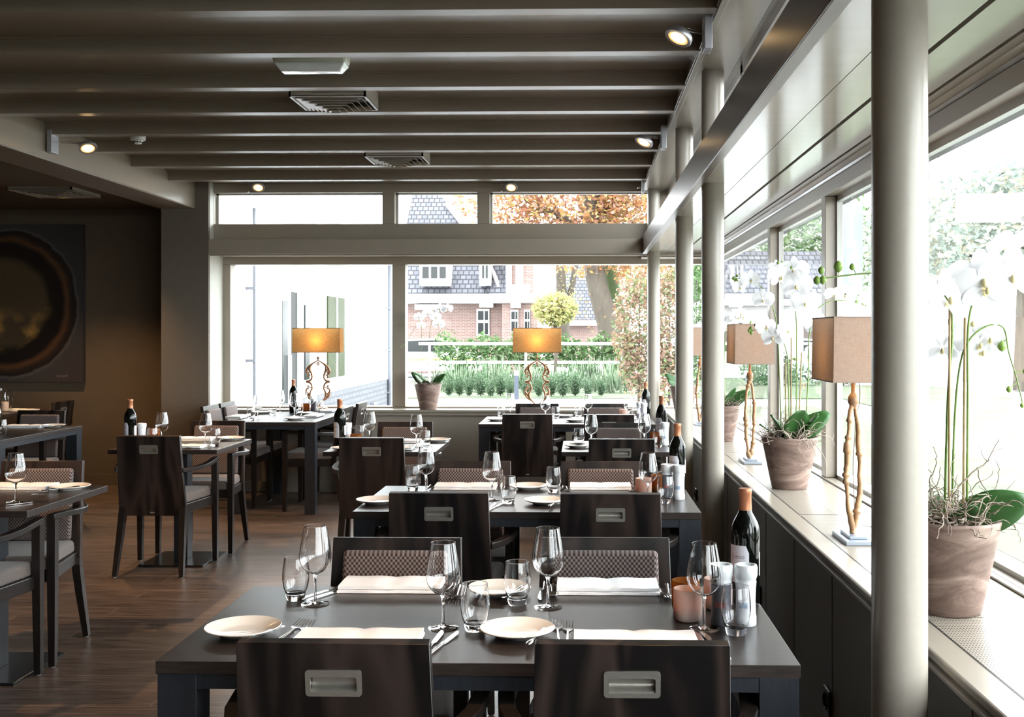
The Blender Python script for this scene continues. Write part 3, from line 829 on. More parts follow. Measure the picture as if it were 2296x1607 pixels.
def make_bottle():
    t = thing('wine_bottle', None, 'bottle'); R = 0.0378
    lathe_obj([(0,0.004),(0.028,0.002),(0.034,0.0),(R,0.004),(R,0.190),(0.0368,0.203),(0.0325,0.217),(0.025,0.231),(0.0185,0.243),(0.0155,0.255),(0.0148,0.290),(0,0.292)], 'body', M['bottle'], t, 48, 50)
    lathe_obj([(0.0176,0.2495),(0.0168,0.262),(0.0160,0.290),(0.0171,0.2915),(0.0173,0.304),(0.0163,0.3065),(0,0.307)], 'capsule', M['capsule'], t, 32, 40)
    def wrap(u, z, r): # u = degrees, 0 towards the camera (-y), positive to the right (+x)
        a = math.radians(u); return (r*math.sin(a), -r*math.cos(a), z)
    bm = MB(); r = R+0.0003; vs = []; fs = []
    us = [-126+6*i for i in range(23)]
    for i, u in enumerate(us):
        top = 0.160
        if u > -6: top = 0.160-0.020*(u+6)/12
        if u < -114: top = 0.160-0.020*(-114-u)/12
        vs += [wrap(u, 0.062, r), wrap(u, top, r)]
        if i: fs.append(((i-1)*2, i*2, i*2+1, (i-1)*2+1))
    bm.add(vs, fs); lb = bm.build('label', M['label'], t, angle=60); tag(lb, 'white front label with cut corners')
    for body, size, u0, z0, mat, nm in (('Jueeo', 0.017, -40, 0.131, 'greyink', 'lettering'), ('FAUNO', 0.0085, -35, 0.108, 'redink', 'lettering'), ('~~~~~', 0.006, -62, 0.090, 'greyink', 'small_print')):
        v, f = text_mesh(body, size) if nm == 'lettering' else ([(-0.012,-0.0006,0),(0.008,-0.0006,0),(0.008,0.0006,0),(-0.012,0.0006,0)], [(0,1,2,3)])
        vv = [wrap(u0+math.degrees(x/R), z0+y, R+0.0006) for x, y, z in v]
        MB().add(vv, f).build(nm, M[mat], lb, smooth=False)
    bm = MB(); vs = []; fs = []
    for i in range(17):
        vs += [wrap(62+6*i, 0.078, r), wrap(62+6*i, 0.140, r)]
        if i: fs.append(((i-1)*2, i*2, i*2+1, (i-1)*2+1))
    bm.add(vs, fs); tag(bm.build('back_label', M['label'], t, angle=60), 'white back label')
    return t
M['peppercorn'] = simple('ground_pepper', (0.16, 0.165, 0.20), 0.5, noise=0.8, nscale=400, dark=0.5)
M['salt'] = simple('white_salt', (0.85, 0.86, 0.9), 0.5)
M['capclear'] = simple('frosted_clear_cap', (0.8, 0.82, 0.84), 0.12, coat=0.6)
def make_mill(body, kind):
    def f():
        t = thing('spice_mill', None, 'mill')
        o = lathe_obj([(0,0),(0.0245,0),(0.026,0.002),(0.026,0.022),(0.0245,0.028),(0.0238,0.06),(0.0245,0.09),(0.0255,0.102),(0,0.102)], 'jar', M[body], t, 30, 45)
        lathe_obj([(0,0.102),(0.0260,0.102),(0.0262,0.108),(0.0250,0.112),(0.0265,0.116),(0.0290,0.124),(0.0290,0.143),(0.0272,0.148),(0.0225,0.1485),(0.021,0.144),(0,0.143)], 'cap', M['capclear'], t, 30, 40)
        bm = MB(); vs = []; fs = []
        for i in range(7):
            a = math.radians(-50+10*i); r = 0.0244
            vs += [(r*math.sin(a), -r*math.cos(a), 0.045), (r*math.sin(a), -r*math.cos(a), 0.060)]
            if i: fs.append(((i-1)*2, i*2, i*2+1, (i-1)*2+1))
        bm.add(vs, fs); bm.build('mark', simple('mill_print_'+kind, (0.42,0.16,0.17) if kind == 'pepper' else (0.35,0.45,0.62), 0.5), t)
        return t
    return f
def translucent(name, col, tcol, w=0.5, es=0.0, weave_=0.0):
    m, nt, out = newmat(name)
    d = N(nt, 'ShaderNodeBsdfDiffuse'); d.inputs[0].default_value = rgb(*col)
    tr = N(nt, 'ShaderNodeBsdfTranslucent'); tr.inputs[0].default_value = rgb(*tcol)
    mx = N(nt, 'ShaderNodeMixShader'); mx.inputs[0].default_value = w
    L(nt, d.outputs[0], mx.inputs[1]); L(nt, tr.outputs[0], mx.inputs[2]); L(nt, mx.outputs[0], out.inputs[0])
    if weave_:
        tc = N(nt, 'ShaderNodeTexCoord')
        cs = []
        for st in ((18, 18, 260), (260, 260, 18)):
            mp = N(nt, 'ShaderNodeMapping'); mp.inputs['Scale'].default_value = st
            nz = N(nt, 'ShaderNodeTexNoise'); nz.inputs['Scale'].default_value = 2.0; nz.inputs['Detail'].default_value = 3
            L(nt, tc.outputs['Object'], mp.inputs[0]); L(nt, mp.outputs[0], nz.inputs['Vector']); cs.append(nz.outputs[0])
        ad = N(nt, 'ShaderNodeMath', operation='ADD'); L(nt, cs[0], ad.inputs[0]); L(nt, cs[1], ad.inputs[1])
        mr = N(nt, 'ShaderNodeMapRange'); mr.inputs[1].default_value = 0.7; mr.inputs[2].default_value = 1.3; mr.inputs[3].default_value = 1-weave_; mr.inputs[4].default_value = 1+weave_
        L(nt, ad.outputs[0], mr.inputs[0])
        for c, sh in ((col, d), (tcol, tr)):
            v = N(nt, 'ShaderNodeVectorMath', operation='SCALE'); v.inputs[0].default_value = c
            L(nt, mr.outputs[0], v.inputs[3]); L(nt, v.outputs[0], sh.inputs[0])
    return m
M['peach'] = translucent('peach_frosted_glass', (0.72, 0.60, 0.54), (0.72, 0.54, 0.46), 0.40)
M['amber'] = translucent('amber_glass', (0.26, 0.12, 0.04), (0.48, 0.22, 0.07), 0.5)
M['wax'] = simple('candle_wax', (0.8, 0.62, 0.5), 0.5)
M['flame'] = simple('candle_flame', (1, 0.4, 0.1), 0.5, emis=(1.0, 0.33, 0.06), es=14)
def make_candle(mat, nm):
    def f():
        t = thing('candle_holder', None, 'candle holder')
        lathe_obj([(0,0),(0.027,0),(0.033,0.005),(0.0355,0.016),(0.0362,0.05),(0.0362,0.079),(0.0345,0.080),(0.0335,0.078),(0.0335,0.018),(0.030,0.008),(0,0.007)], 'glass_cup', M[mat], t, 32, 50)
        lathe_obj([(0,0.008),(0.026,0.008),(0.026,0.030),(0,0.029)], 'candle', M['wax'], t, 20)
        lathe_obj([(0,0.031),(0.0028,0.034),(0.0032,0.039),(0,0.049)], 'flame', M['flame'], t, 8)
        return t
    return f
MK = dict(wine=make_wine, tumbler=make_tumbler, plate=make_plate, fork=make_fork, knife=make_knife, butter=make_butter, spoon=make_spoon,
          napkin=make_napkin, bottle=make_bottle, pepper=make_mill('peppercorn','pepper'), salt=make_mill('salt','salt'), peach=make_candle('peach','p'), amber=make_candle('amber','a'))
GRP = dict(wine='wine glasses on the tables', tumbler='water glasses on the tables', plate='side plates on the tables', fork='forks laid on the tables',
           knife='knives laid on the tables', butter='butter knives on the side plates', spoon='spoons on the tables', napkin='folded white napkins',
           bottle='wine bottles on the tables', pepper='pepper mills', salt='salt mills', peach='candle holders', amber='candle holders')
def put(kind, px, py, label, rz=0.0, z=ZT, scale=None):
    p = at(px, py, z)
    return place(kind, MK[kind], (p.x, p.y, z + 0.0004), rz, label, GRP[kind], scale)
D2R = PI/180
# --- front table
put('plate', 545, 1420, 'side plate at the left edge of the front table, near left seat')
put('plate', 1160, 1423, 'side plate between the two near seats of the front table')
put('plate', 1118, 1330, 'side plate between the two far seats of the front table, half hidden by a tumbler')
put('butter', 592, 1421, 'butter knife on the leftmost plate of the front table', -28*D2R, ZT+0.011)
put('butter', 1203, 1428, 'butter knife on the near centre plate of the front table', -14*D2R, ZT+0.011)
put('butter', 1150, 1331, 'butter knife on the far centre plate of the front table', 160*D2R, ZT+0.011)
put('fork', 648, 1420, 'left one of two forks at the near left seat of the front table', -6*D2R)
put('fork', 671, 1423, 'right one of two forks at the near left seat of the front table', -1*D2R)
put('fork', 1251, 1422, 'left one of two forks at the near right seat of the front table', 3*D2R)
put('fork', 1273, 1425, 'right one of two forks at the near right seat of the front table')
put('fork', 1009, 1330, 'left one of two forks at the far left seat of the front table', 180*D2R)
put('fork', 1026, 1332, 'right one of two forks at the far left seat of the front table', 183*D2R)
put('fork', 1481, 1326, 'left one of two forks at the far right seat of the front table', 184*D2R)
put('fork', 1498, 1329, 'right one of two forks at the far right seat of the front table', 178*D2R)
put('knife', 968, 1447, 'left one of two knives beside the near left napkin of the front table', -5*D2R)
put('knife', 989, 1448, 'right one of two knives beside the near left napkin of the front table', -14*D2R)
put('knife', 1577, 1450, 'left one of two knives beside the near right napkin of the front table', 4*D2R)
put('knife', 1602, 1450, 'right one of two knives beside the near right napkin of the front table', 10*D2R)
put('knife', 738, 1326, 'left one of two knives at the far left seat of the front table', 152*D2R)
put('knife', 752, 1330, 'right one of two knives at the far left seat of the front table', 150*D2R)
put('knife', 1218, 1326, 'knife at the far right seat of the front table', 178*D2R)
put('spoon', 1238, 1326, 'spoon at the far right seat of the front table', 182*D2R)
put('napkin', 806, 1440, 'folded napkin at the near left seat of the front table, top just above the chair')
put('napkin', 1424, 1445, 'folded napkin at the near right seat of the front table, top just above the chair')
put('napkin', 880, 1318, 'folded napkin at the far left seat of the front table', 180*D2R)
put('napkin', 1362, 1322, 'folded napkin at the far right seat of the front table', 180*D2R)
put('wine', 994, 1407, 'tall empty wine glass nearest the middle of the front table, near left seat')
put('wine', 1579, 1410, 'tall empty wine glass in front of the candles, near right seat of the front table')
put('wine', 707, 1354, 'tall empty wine glass at the left of the front table, far left seat')
put('wine', 1229, 1361, 'tall empty wine glass in the far middle of the front table')
put('tumbler', 1065, 1413, 'water glass right of the central wine glass, near side of the front table')
put('tumbler', 1650, 1421, 'water glass in front of the spice mills on the front table')
put('tumbler', 663, 1344, 'water glass at the far left of the front table')
put('tumbler', 1160, 1355, 'water glass at the far middle of the front table, left of a wine glass')
put('peach', 1542, 1390, 'peach frosted candle glass nearest the camera on the front table')
put('amber', 1537, 1369, 'amber candle glass just behind the peach one on the front table')
put('peach', 1609, 1364, 'peach frosted candle glass hidden behind the grey mill on the front table')
put('pepper', 1617, 1399, 'grey pepper mill with clear cap on the front table')
put('salt', 1672, 1400, 'white salt mill with clear cap on the front table')
put('bottle', 1671, 1353, 'red wine bottle with copper capsule on the front table')
# --- second table
put('plate', 846, 1128, 'side plate at the left edge of the second table')
put('plate', 1222, 1129, 'side plate in the near middle of the second table')
put('plate', 1186, 1096, 'side plate in the far middle of the second table')
put('plate', 1474, 1097, 'side plate half hidden behind the mills of the second table')
put('butter', 1242, 1130, 'butter knife on the near middle plate of the second table', -14*D2R, ZT+0.011)
put('napkin', 1045, 1094, 'folded napkin at the far left seat of the second table', 180*D2R)
put('napkin', 1346, 1094, 'folded napkin at the far right seat of the second table', 180*D2R)
put('napkin', 975, 1133, 'folded napkin at the near left seat of the second table, behind the chair back')
put('napkin', 1372, 1135, 'folded napkin at the near right seat of the second table, behind the chair back')
put('tumbler', 925, 1099, 'water glass at the far left of the second table')
put('tumbler', 1140, 1128, 'water glass at the near middle of the second table')
put('tumbler', 1241, 1103, 'water glass at the far middle of the second table')
put('tumbler', 1492, 1127, 'water glass in front of the mills on the second table')
put('wine', 1103, 1121, 'tall empty wine glass in the middle of the second table')
put('wine', 1453, 1124, 'tall empty wine glass at the right of the second table')
put('wine', 955, 1104, 'wine glass at the far left seat of the second table, behind a chair')
put('peach', 1443, 1112, 'peach candle glass on the second table')
put('amber', 1478, 1103, 'amber candle glass behind the mills on the second table')
put('pepper', 1496, 1116, 'grey pepper mill with clear cap on the second table')
put('salt', 1522, 1119, 'white salt mill with clear cap on the second table')
put('bottle', 1519, 1098, 'red wine bottle with copper capsule on the second table')
put('knife', 958, 1096, 'left one of two knives at the far left seat of the second table', 178*D2R)
put('knife', 968, 1097, 'right one of two knives at the far left seat of the second table', 172*D2R)
put('knife', 1101, 1138, 'left one of two knives at the near left seat of the second table', -4*D2R)
put('knife', 1110, 1138, 'right one of two knives at the near left seat of the second table', -14*D2R)
put('knife', 1262, 1097, 'knife at the far right seat of the second table', 178*D2R)
put('spoon', 1273, 1097, 'spoon at the far right seat of the second table', 184*D2R)
put('fork', 1414, 1097, 'left one of two forks at the far right seat of the second table', 180*D2R)
put('fork', 1424, 1098, 'right one of two forks at the far right seat of the second table', 176*D2R)
put('fork', 1124, 1097, 'fork at the far left seat of the second table', 180*D2R)
# --- small table by the columns
cs = 'small table by the columns'
put('plate', 1295, 1003, f'side plate on the {cs}')
put('tumbler', 1298, 1000, f'water glass at the left of the {cs}')
put('wine', 1326, 1002, f'wine glass at the left of the {cs}')
put('wine', 1445, 1000, f'wine glass at the right of the {cs}')
put('tumbler', 1476, 1002, f'water glass in front of the candle on the {cs}')
put('amber', 1470, 996, f'lit amber candle on the {cs}')
put('salt', 1491, 998, f'salt mill on the {cs}')
put('bottle', 1483, 989, f'red wine bottle on the {cs}')
put('napkin', 1378, 991, f'folded napkin on the {cs}', 180*D2R)
put('fork', 1322, 994, f'fork on the {cs}', 180*D2R)
# --- farthest table
ft = 'farthest table by the rear window'
put('plate', 1113, 943, f'leftmost side plate on the {ft}')
put('plate', 1289, 945, f'side plate in the middle of the {ft}')
put('plate', 1262, 935, f'side plate at the far side of the {ft}')
put('tumbler', 1124, 938, f'water glass at the far left of the {ft}')
put('tumbler', 1246, 942, f'water glass left of centre on the {ft}')
put('tumbler', 1297, 937, f'water glass right of centre on the {ft}')
put('tumbler', 1426, 945, f'water glass at the right end of the {ft}')
put('wine', 1144, 936, f'wine glass at the left end of the {ft}')
put('wine', 1223, 942, f'wine glass left of centre on the {ft}')
put('wine', 1318, 938, f'wine glass right of centre on the {ft}')
put('wine', 1410, 944, f'wine glass at the right end of the {ft}')
put('peach', 1398, 938, f'peach candle glass on the {ft}')
put('salt', 1444, 943, f'salt mill on the {ft}')
put('pepper', 1434, 940, f'pepper mill on the {ft}')
put('bottle', 1448, 936, f'red wine bottle on the {ft}')
# --- middle pedestal table
mt = 'small pedestal table in the middle'
put('bottle', 762, 1002, f'red wine bottle on the {mt}')
put('salt', 779, 999, f'white mill beside the bottle on the {mt}')
put('amber', 798, 1001, f'amber candle glass on the {mt}')
put('tumbler', 806, 992, f'water glass behind the amber candle on the {mt}')
put('tumbler', 953, 1006, f'water glass at the right of the {mt}')
put('wine', 829, 993, f'wine glass at the left of the {mt}')
put('wine', 934, 1002, f'wine glass at the right of the {mt}')
put('plate', 981, 990, f'side plate at the right edge of the {mt}')
put('plate', 774, 1009, f'side plate at the left edge of the {mt}')
put('napkin', 890, 991, f'folded napkin at the far side of the {mt}', 180*D2R)
put('napkin', 876, 1007, f'folded napkin behind the chair back on the {mt}')
put('knife', 914, 1007, f'left one of two knives on the {mt}', -14*D2R)
put('knife', 924, 1007, f'right one of two knives on the {mt}', -22*D2R)
# --- pedestal table left of centre
lt = 'pedestal table left of centre'
put('bottle', 292, 1003, f'red wine bottle on the {lt}')
put('salt', 318, 1000, f'white mill beside the bottle on the {lt}')
put('tumbler', 341, 999, f'water glass in front of the candle on the {lt}')
put('amber', 346, 988, f'amber candle behind a water glass on the {lt}')
put('wine', 363, 995, f'wine glass at the left of the {lt}')
put('wine', 461, 998, f'wine glass at the right of the {lt}')
put('tumbler', 482, 1000, f'water glass at the right of the {lt}')
put('plate', 518, 986, f'side plate at the right edge of the {lt}')
put('butter', 510, 985, f'butter knife on the plate of the {lt}', 150*D2R, ZT+0.011)
put('napkin', 432, 986, f'folded napkin at the far side of the {lt}', 180*D2R)
put('napkin', 408, 1003, f'folded napkin at the near side of the {lt}')
put('knife', 438, 1003, f'left one of two knives on the {lt}', -18*D2R)
put('knife', 448, 1003, f'right one of two knives on the {lt}', -26*D2R)
# --- table cut by the left edge
le = 'table cut off by the left edge'
put('wine', 35, 1125, f'wine glass on the {le}')
put('napkin', 50, 1094, f'folded napkin on the {le}', 180*D2R)
put('plate', 157, 1097, f'side plate on the {le}')
put('butter', 142, 1096, f'butter knife on the plate of the {le}', 140*D2R, ZT+0.011)
put('fork', 96, 1099, f'left one of two forks on the {le}', 186*D2R)
put('fork', 108, 1100, f'right one of two forks on the {le}', 192*D2R)
put('knife', 12, 1134, f'knife on the {le}', -40*D2R)
# --- four-legged table at the left edge
l8 = 'four-legged table at the left edge'
put('tumbler', 4, 976, f'water glass on the {l8}')
put('wine', -10, 965, f'wine glass on the {l8}')
put('napkin', 58, 958, f'folded napkin on the {l8}', 180*D2R)
put('plate', 120, 957, f'side plate on the {l8}')
put('fork', 86, 959, f'fork on the {l8}', 190*D2R)
put('butter', 118, 956, f'butter knife on the plate of the {l8}', 120*D2R, ZT+0.011)
# --- table under the painting
put('napkin', 50, 921, 'folded napkin on the table under the painting', 160*D2R)
put('plate', -14, 921, 'side plate on the table under the painting')
p = at(11, 922, ZT)
v = thing('cut_glass_vase', 'patterned glass hurricane vase on the table under the painting', 'vase', (p.x, p.y, ZT))
bm = MB(); n = 16; vs = []; fs = []
prof = [(0.05,0.0),(0.062,0.02),(0.07,0.08),(0.066,0.14),(0.052,0.19),(0.058,0.215)]
for i, (r, z) in enumerate(prof):
    for k in range(n*2):
        a = PI*k/n; rr = r*(1+(0.05 if (k+i) % 2 else -0.04)); vs.append((rr*math.cos(a), rr*math.sin(a), z))
    if i: fs += [((i-1)*2*n+k,(i-1)*2*n+(k+1)%(2*n),i*2*n+(k+1)%(2*n),i*2*n+k) for k in range(2*n)]
fs.append(tuple(range(2*n)))
bm.add(vs, fs); bm.build('glass_wall', M['bowl'], v, smooth=False)
lathe_obj([(0,0.004),(0.034,0.004),(0.034,0.09),(0,0.09)], 'candle', M['wax'], v, 18)
# --- long table in the rear left window
lw = 'long rear left table'
put('tumbler', 563, 942, f'water glass at the left corner of the {lw}')
put('tumbler', 611, 930, f'water glass farther back on the left of the {lw}')
put('tumbler', 671, 931, f'water glass right of centre on the {lw}')
put('wine', 578, 941, f'wine glass at the left of the {lw}')
put('wine', 628, 926, f'wine glass farthest back on the {lw}')
put('wine', 660, 934, f'wine glass in front of the bottle on the {lw}')
put('wine', 696, 926, f'wine glass right of the candle on the {lw}')
put('bottle', 658, 925, f'red wine bottle on the {lw}')
put('amber', 685, 924, f'glowing orange candle glass on the {lw}')
put('pepper', 703, 924, f'grey pepper mill on the {lw}')
put('tumbler', 717, 925, f'water glass beside the pepper mill on the {lw}')
put('plate', 660, 941, f'side plate at the near right corner of the {lw}')
put('plate', 590, 927, f'side plate at the far left of the {lw}')
put('plate', 690, 929, f'side plate at the far right of the {lw}')
put('napkin', 701, 934, f'folded napkin at the right side of the {lw}, nearer one', 90*D2R)
put('napkin', 735, 923, f'folded napkin at the right side of the {lw}, farther one', 90*D2R)
put('napkin', 535, 936, f'folded napkin at the left side of the {lw}', -90*D2R)
# ------------------------------------------------------------------ lamps on the window shelves
M['shadeA'] = translucent('ochre_linen_shade', (0.30, 0.19, 0.10), (0.34, 0.185, 0.062), 0.5, weave_=0.28)
M['shadeB'] = translucent('beige_linen_shade', (0.44, 0.34, 0.28), (0.24, 0.165, 0.12), 0.32, weave_=0.12)
M['rimA'] = simple('ochre_rim_cloth', (0.16,0.09,0.05), 0.8); M['rimB'] = simple('beige_rim_cloth', (0.30,0.22,0.17), 0.8)
M['bronze'] = simple('antique_gold_metal', (0.36, 0.20, 0.115), 0.38, 0.7, noise=0.5, nscale=60, dark=0.7, bump=0.3)
M['driftwood'] = simple('gilded_driftwood', (0.34, 0.195, 0.10), 0.45, 0.1, noise=0.7, nscale=45, stretch=(1,1,0.4), dark=0.6, bump=0.8)
M['plinth'] = simple('silver_grey_plinth', (0.33, 0.37, 0.43), 0.3, 0.4)
M['cord'] = simple('brown_cord', (0.12, 0.07, 0.04), 0.5)
M['bulb'] = simple('warm_bulb', (1, 0.75, 0.4), 0.3, emis=(1.0, 0.62, 0.25), es=5)
def lamp_light(parent, loc, e, col=(1.0, 0.60, 0.24), r=0.03):
    l = bpy.data.lights.new('bulb_light', 'POINT'); l.energy = e; l.color = col; l.shadow_soft_size = r
    o = bpy.data.objects.new('bulb_light', l); COL.objects.link(o); o.parent = parent; o.location = loc
def shade(parent, hx, hy, z0, z1, mat, tp=0.0):
    bm = MB(); t = 0.003
    P = [(-hx,-hy),(hx,-hy),(hx,hy),(-hx,hy)]
    vs = []
    for z, e in ((z0, tp), (z1, 0)):
        for x, y in P: vs.append((x+(e if x > 0 else -e), y+(e if y > 0 else -e), z))
    for z, e in ((z0, tp), (z1, 0)):
        for x, y in P: vs.append((x-(t if x > 0 else -t)+(e if x > 0 else -e), y-(t if y > 0 else -t)+(e if y > 0 else -e), z))
    fs = []
    for k in range(4):
        l = (k+1) % 4
        fs += [(k, l, 4+l, 4+k)]
    o = MB().add(vs[:8], fs).build('lamp_shade', mat, parent, smooth=False)
    rm = M['rimA'] if mat is M['shadeA'] else M['rimB']
    for z, nm in ((z0, 'lower_rim'), (z1-0.004, 'upper_rim')):
        b = MB(); e = tp if z == z0 else 0
        o_ = [(-hx-e-0.0015,-hy-e-0.0015),(hx+e+0.0015,-hy-e-0.0015),(hx+e+0.0015,hy+e+0.0015),(-hx-e-0.0015,hy+e+0.0015)]
        i_ = [(-hx-e+0.002,-hy-e+0.002),(hx+e-0.002,-hy-e+0.002),(hx+e-0.002,hy+e-0.002),(-hx-e+0.002,hy+e-0.002)]
        vs = [(x,y,z) for x,y in o_]+[(x,y,z) for x,y in i_]+[(x,y,z+0.004) for x,y in o_]+[(x,y,z+0.004) for x,y in i_]
        fs = []
        for k in range(4):
            l = (k+1) % 4; fs += [(k,l,4+l,4+k),(8+k,12+k,12+l,8+l),(k,8+k,8+l,l),(4+k,4+l,12+l,12+k)]
        b.add(vs, fs).build(nm, rm, parent, smooth=False)
    return o
def smoothpath(pts, k=6):
    pts = [Vector(p) for p in pts]; out = []
    P = [pts[0]] + pts + [pts[-1]]
    for i in range(1, len(P)-2):
        for j in range(k):
            t = j/k; a, b, c, d = P[i-1], P[i], P[i+1], P[i+2]
            out.append(0.5*((2*b)+(-a+c)*t+(2*a-5*b+4*c-d)*t*t+(-a+3*b-3*c+d)*t*t*t))
    out.append(pts[-1]); return out
def scroll_lamp(label, px):
    p = atY(px, 915, 10.055)
    t = thing('scroll_lamp', label, 'lamp', (p.x, 10.055, 0.776), 0, 'ochre shaded lamps on the rear window shelf')
    s = 0.000505; X0, Z0 = 603.0, 1585.0
    def Q(x, z, y=0): return ((x-X0)*s, y, (Z0-z)*s)
    bm = MB()
    def stroke(pts, r, flat=0.8):
        q = smoothpath([Q(*a) for a in pts]); n = len(q)
        rr = []
        for i in range(n):
            u = i/(n-1)*(len(r)-1); k = min(int(u), len(r)-2); rr.append(r[k]+(r[k+1]-r[k])*(u-k))
        for m_ in (1, -1):
            bm.tube([(m_*v.x, v.y, v.z) for v in q], rr, 8, flat=flat)
    stroke([(603,655),(632,690),(690,722),(750,765),(795,815),(822,870),(815,915),(795,935),(778,915),(790,893),(803,905)], [0.005,0.006,0.007,0.009,0.012,0.013,0.010,0.007,0.006,0.005,0.005])
    stroke([(690,725),(742,770),(760,830),(745,880),(722,930),(716,985),(735,1035),(775,1065),(828,1072)], [0.006,0.011,0.014,0.012,0.009,0.009,0.009,0.011,0.012])
    stroke([(722,940),(752,950),(785,962),(800,978),(788,992),(775,980),(784,970)], [0.004,0.005,0.006,0.006,0.005,0.004,0.004])
    stroke([(828,1078),(775,1085),(735,1115),(715,1165),(720,1215),(742,1262),(755,1320),(740,1375),(705,1425),(655,1480),(612,1530)], [0.011,0.011,0.009,0.009,0.009,0.010,0.014,0.012,0.008,0.006,0.006])
    stroke([(755,1340),(800,1300),(826,1255),(815,1215),(795,1195),(780,1205),(786,1220)], [0.012,0.012,0.010,0.008,0.006,0.005,0.005])
    stroke([(722,1190),(752,1180),(788,1172),(798,1155),(783,1147),(775,1160)], [0.004,0.005,0.006,0.006,0.005,0.004])
    stroke([(826,1255),(822,1310),(790,1370),(740,1410),(700,1428)], [0.008,0.010,0.009,0.007,0.006])
    stroke([(603,1560),(620,1530),(640,1515),(645,1535),(632,1540)], [0.006,0.006,0.006,0.005,0.004])
    stroke([(603,700),(618,730),(622,752),(606,765)], [0.005,0.006,0.006,0.006])
    bm.build('scroll_frame', M['bronze'], t, angle=60)
    bm = MB(); bm.prism([((x-X0)*s, (Z0-z)*s) for x, z in [(566,628),(590,612),(603,592),(616,612),(640,628),(616,645),(603,662),(590,645)]], -0.006, 0.006, 'y')
    bm.build('finial', M['bronze'], t, smooth=False, bevel=0.002)
    lathe_obj([(0,0.49),(0.004,0.49),(0.004,0.56),(0.009,0.56),(0.009,0.60),(0,0.60)], 'stem', M['bronze'], t, 12)
    MB().box(-0.085, 0.085, -0.04, 0.04, 0, 0.012).build('base', M['bronze'], t, smooth=False, bevel=0.003)
    lathe_obj([(0,0.60),(0.014,0.605),(0.026,0.64),(0.022,0.665),(0,0.68)], 'bulb', M['bulb'], t, 14)
    shade(t, 0.226, 0.075, 0.535, 0.768, M['shadeA'], 0.002)
    lamp_light(t, (0, -0.01, 0.645), 1.7, col=(1.0, 0.62, 0.26), r=0.055)
    return t
scroll_lamp('ochre shaded scrollwork lamp at the left rear window', 713.0)
scroll_lamp('ochre shaded scrollwork lamp at the right rear window, before the garden', 1204.5)

def wood_lamp(label, Y, seed, e=3.0, x=0.925):
    t = thing('driftwood_lamp', label, 'lamp', (x, Y, 0.778), 0, 'driftwood lamps on the right window shelf')
    MB().box(-0.048, 0.052, -0.10, 0.10, 0, 0.014).build('base', M['plinth'], t, smooth=False, bevel=0.002)
    MB().box(-0.028, 0.032, -0.065, 0.065, 0.014, 0.024).build('base_step', M['plinth'], t, smooth=False, bevel=0.002)
    rnd = random.Random(seed)
    for s in (-1, 1):
        pts = []; rr = []
        n = 40
        for i in range(n+1):
            u = i/n; z = 0.024+0.46*u
            w = 0.026*math.sin(PI*min(1, u*1.03))**0.8 if u < 0.97 else 0
            kn = 0.0025*math.sin(u*11+s*1.7+seed)+0.0022*math.sin(u*27+seed*2)+0.0015*rnd.uniform(-1, 1)
            pts.append((s*w+kn*0.9, s*0.012*math.sin(PI*u)+kn, z))
            rr.append(0.0095+0.0018*math.sin(u*13+seed+s*2)+0.0045*(rnd.random() > 0.88)-0.002*u)
        MB().tube(smoothpath(pts, 2), [rr[min(i//2, n)] for i in range(2*n+1)], 10).build('driftwood_strand', M['driftwood'], t, angle=70)
    bm = MB(); bm.lathe([(0,0.44),(0.010,0.45),(0.018,0.468),(0.018,0.485),(0.010,0.497),(0.007,0.50),(0.007,0.57),(0,0.57)], 14)
    bm.build('neck', M['driftwood'], t, angle=50)
    MB().tube(smoothpath([(0.02,0.01,0.56),(0.028,0.02,0.50),(0.024,0.02,0.45),(0.012,0.015,0.43),(0.006,0.0,0.36),(0.002,0.01,0.25),(0.004,0.0,0.12),(0.01,0.02,0.03)], 5), 0.0014, 6).build('cable', M['cord'], t)
    lathe_obj([(0,0.58),(0.014,0.585),(0.026,0.62),(0.022,0.645),(0,0.66)], 'bulb', M['bulb'], t, 14)
    shade(t, 0.102, 0.160, 0.541, 0.757, M['shadeB'], 0.004)
    lamp_light(t, (0.0, 0, 0.63), e, r=0.035)
    return t
wood_lamp('driftwood lamp with beige box shade partly behind the nearest column', 3.63, 3, 1.6)
wood_lamp('driftwood lamp with beige box shade between two orchid pots, farther from the camera', 5.84, 5, 1.6)
wood_lamp('driftwood lamp seen as a strip between the two middle columns', 8.28, 8, 1.6)

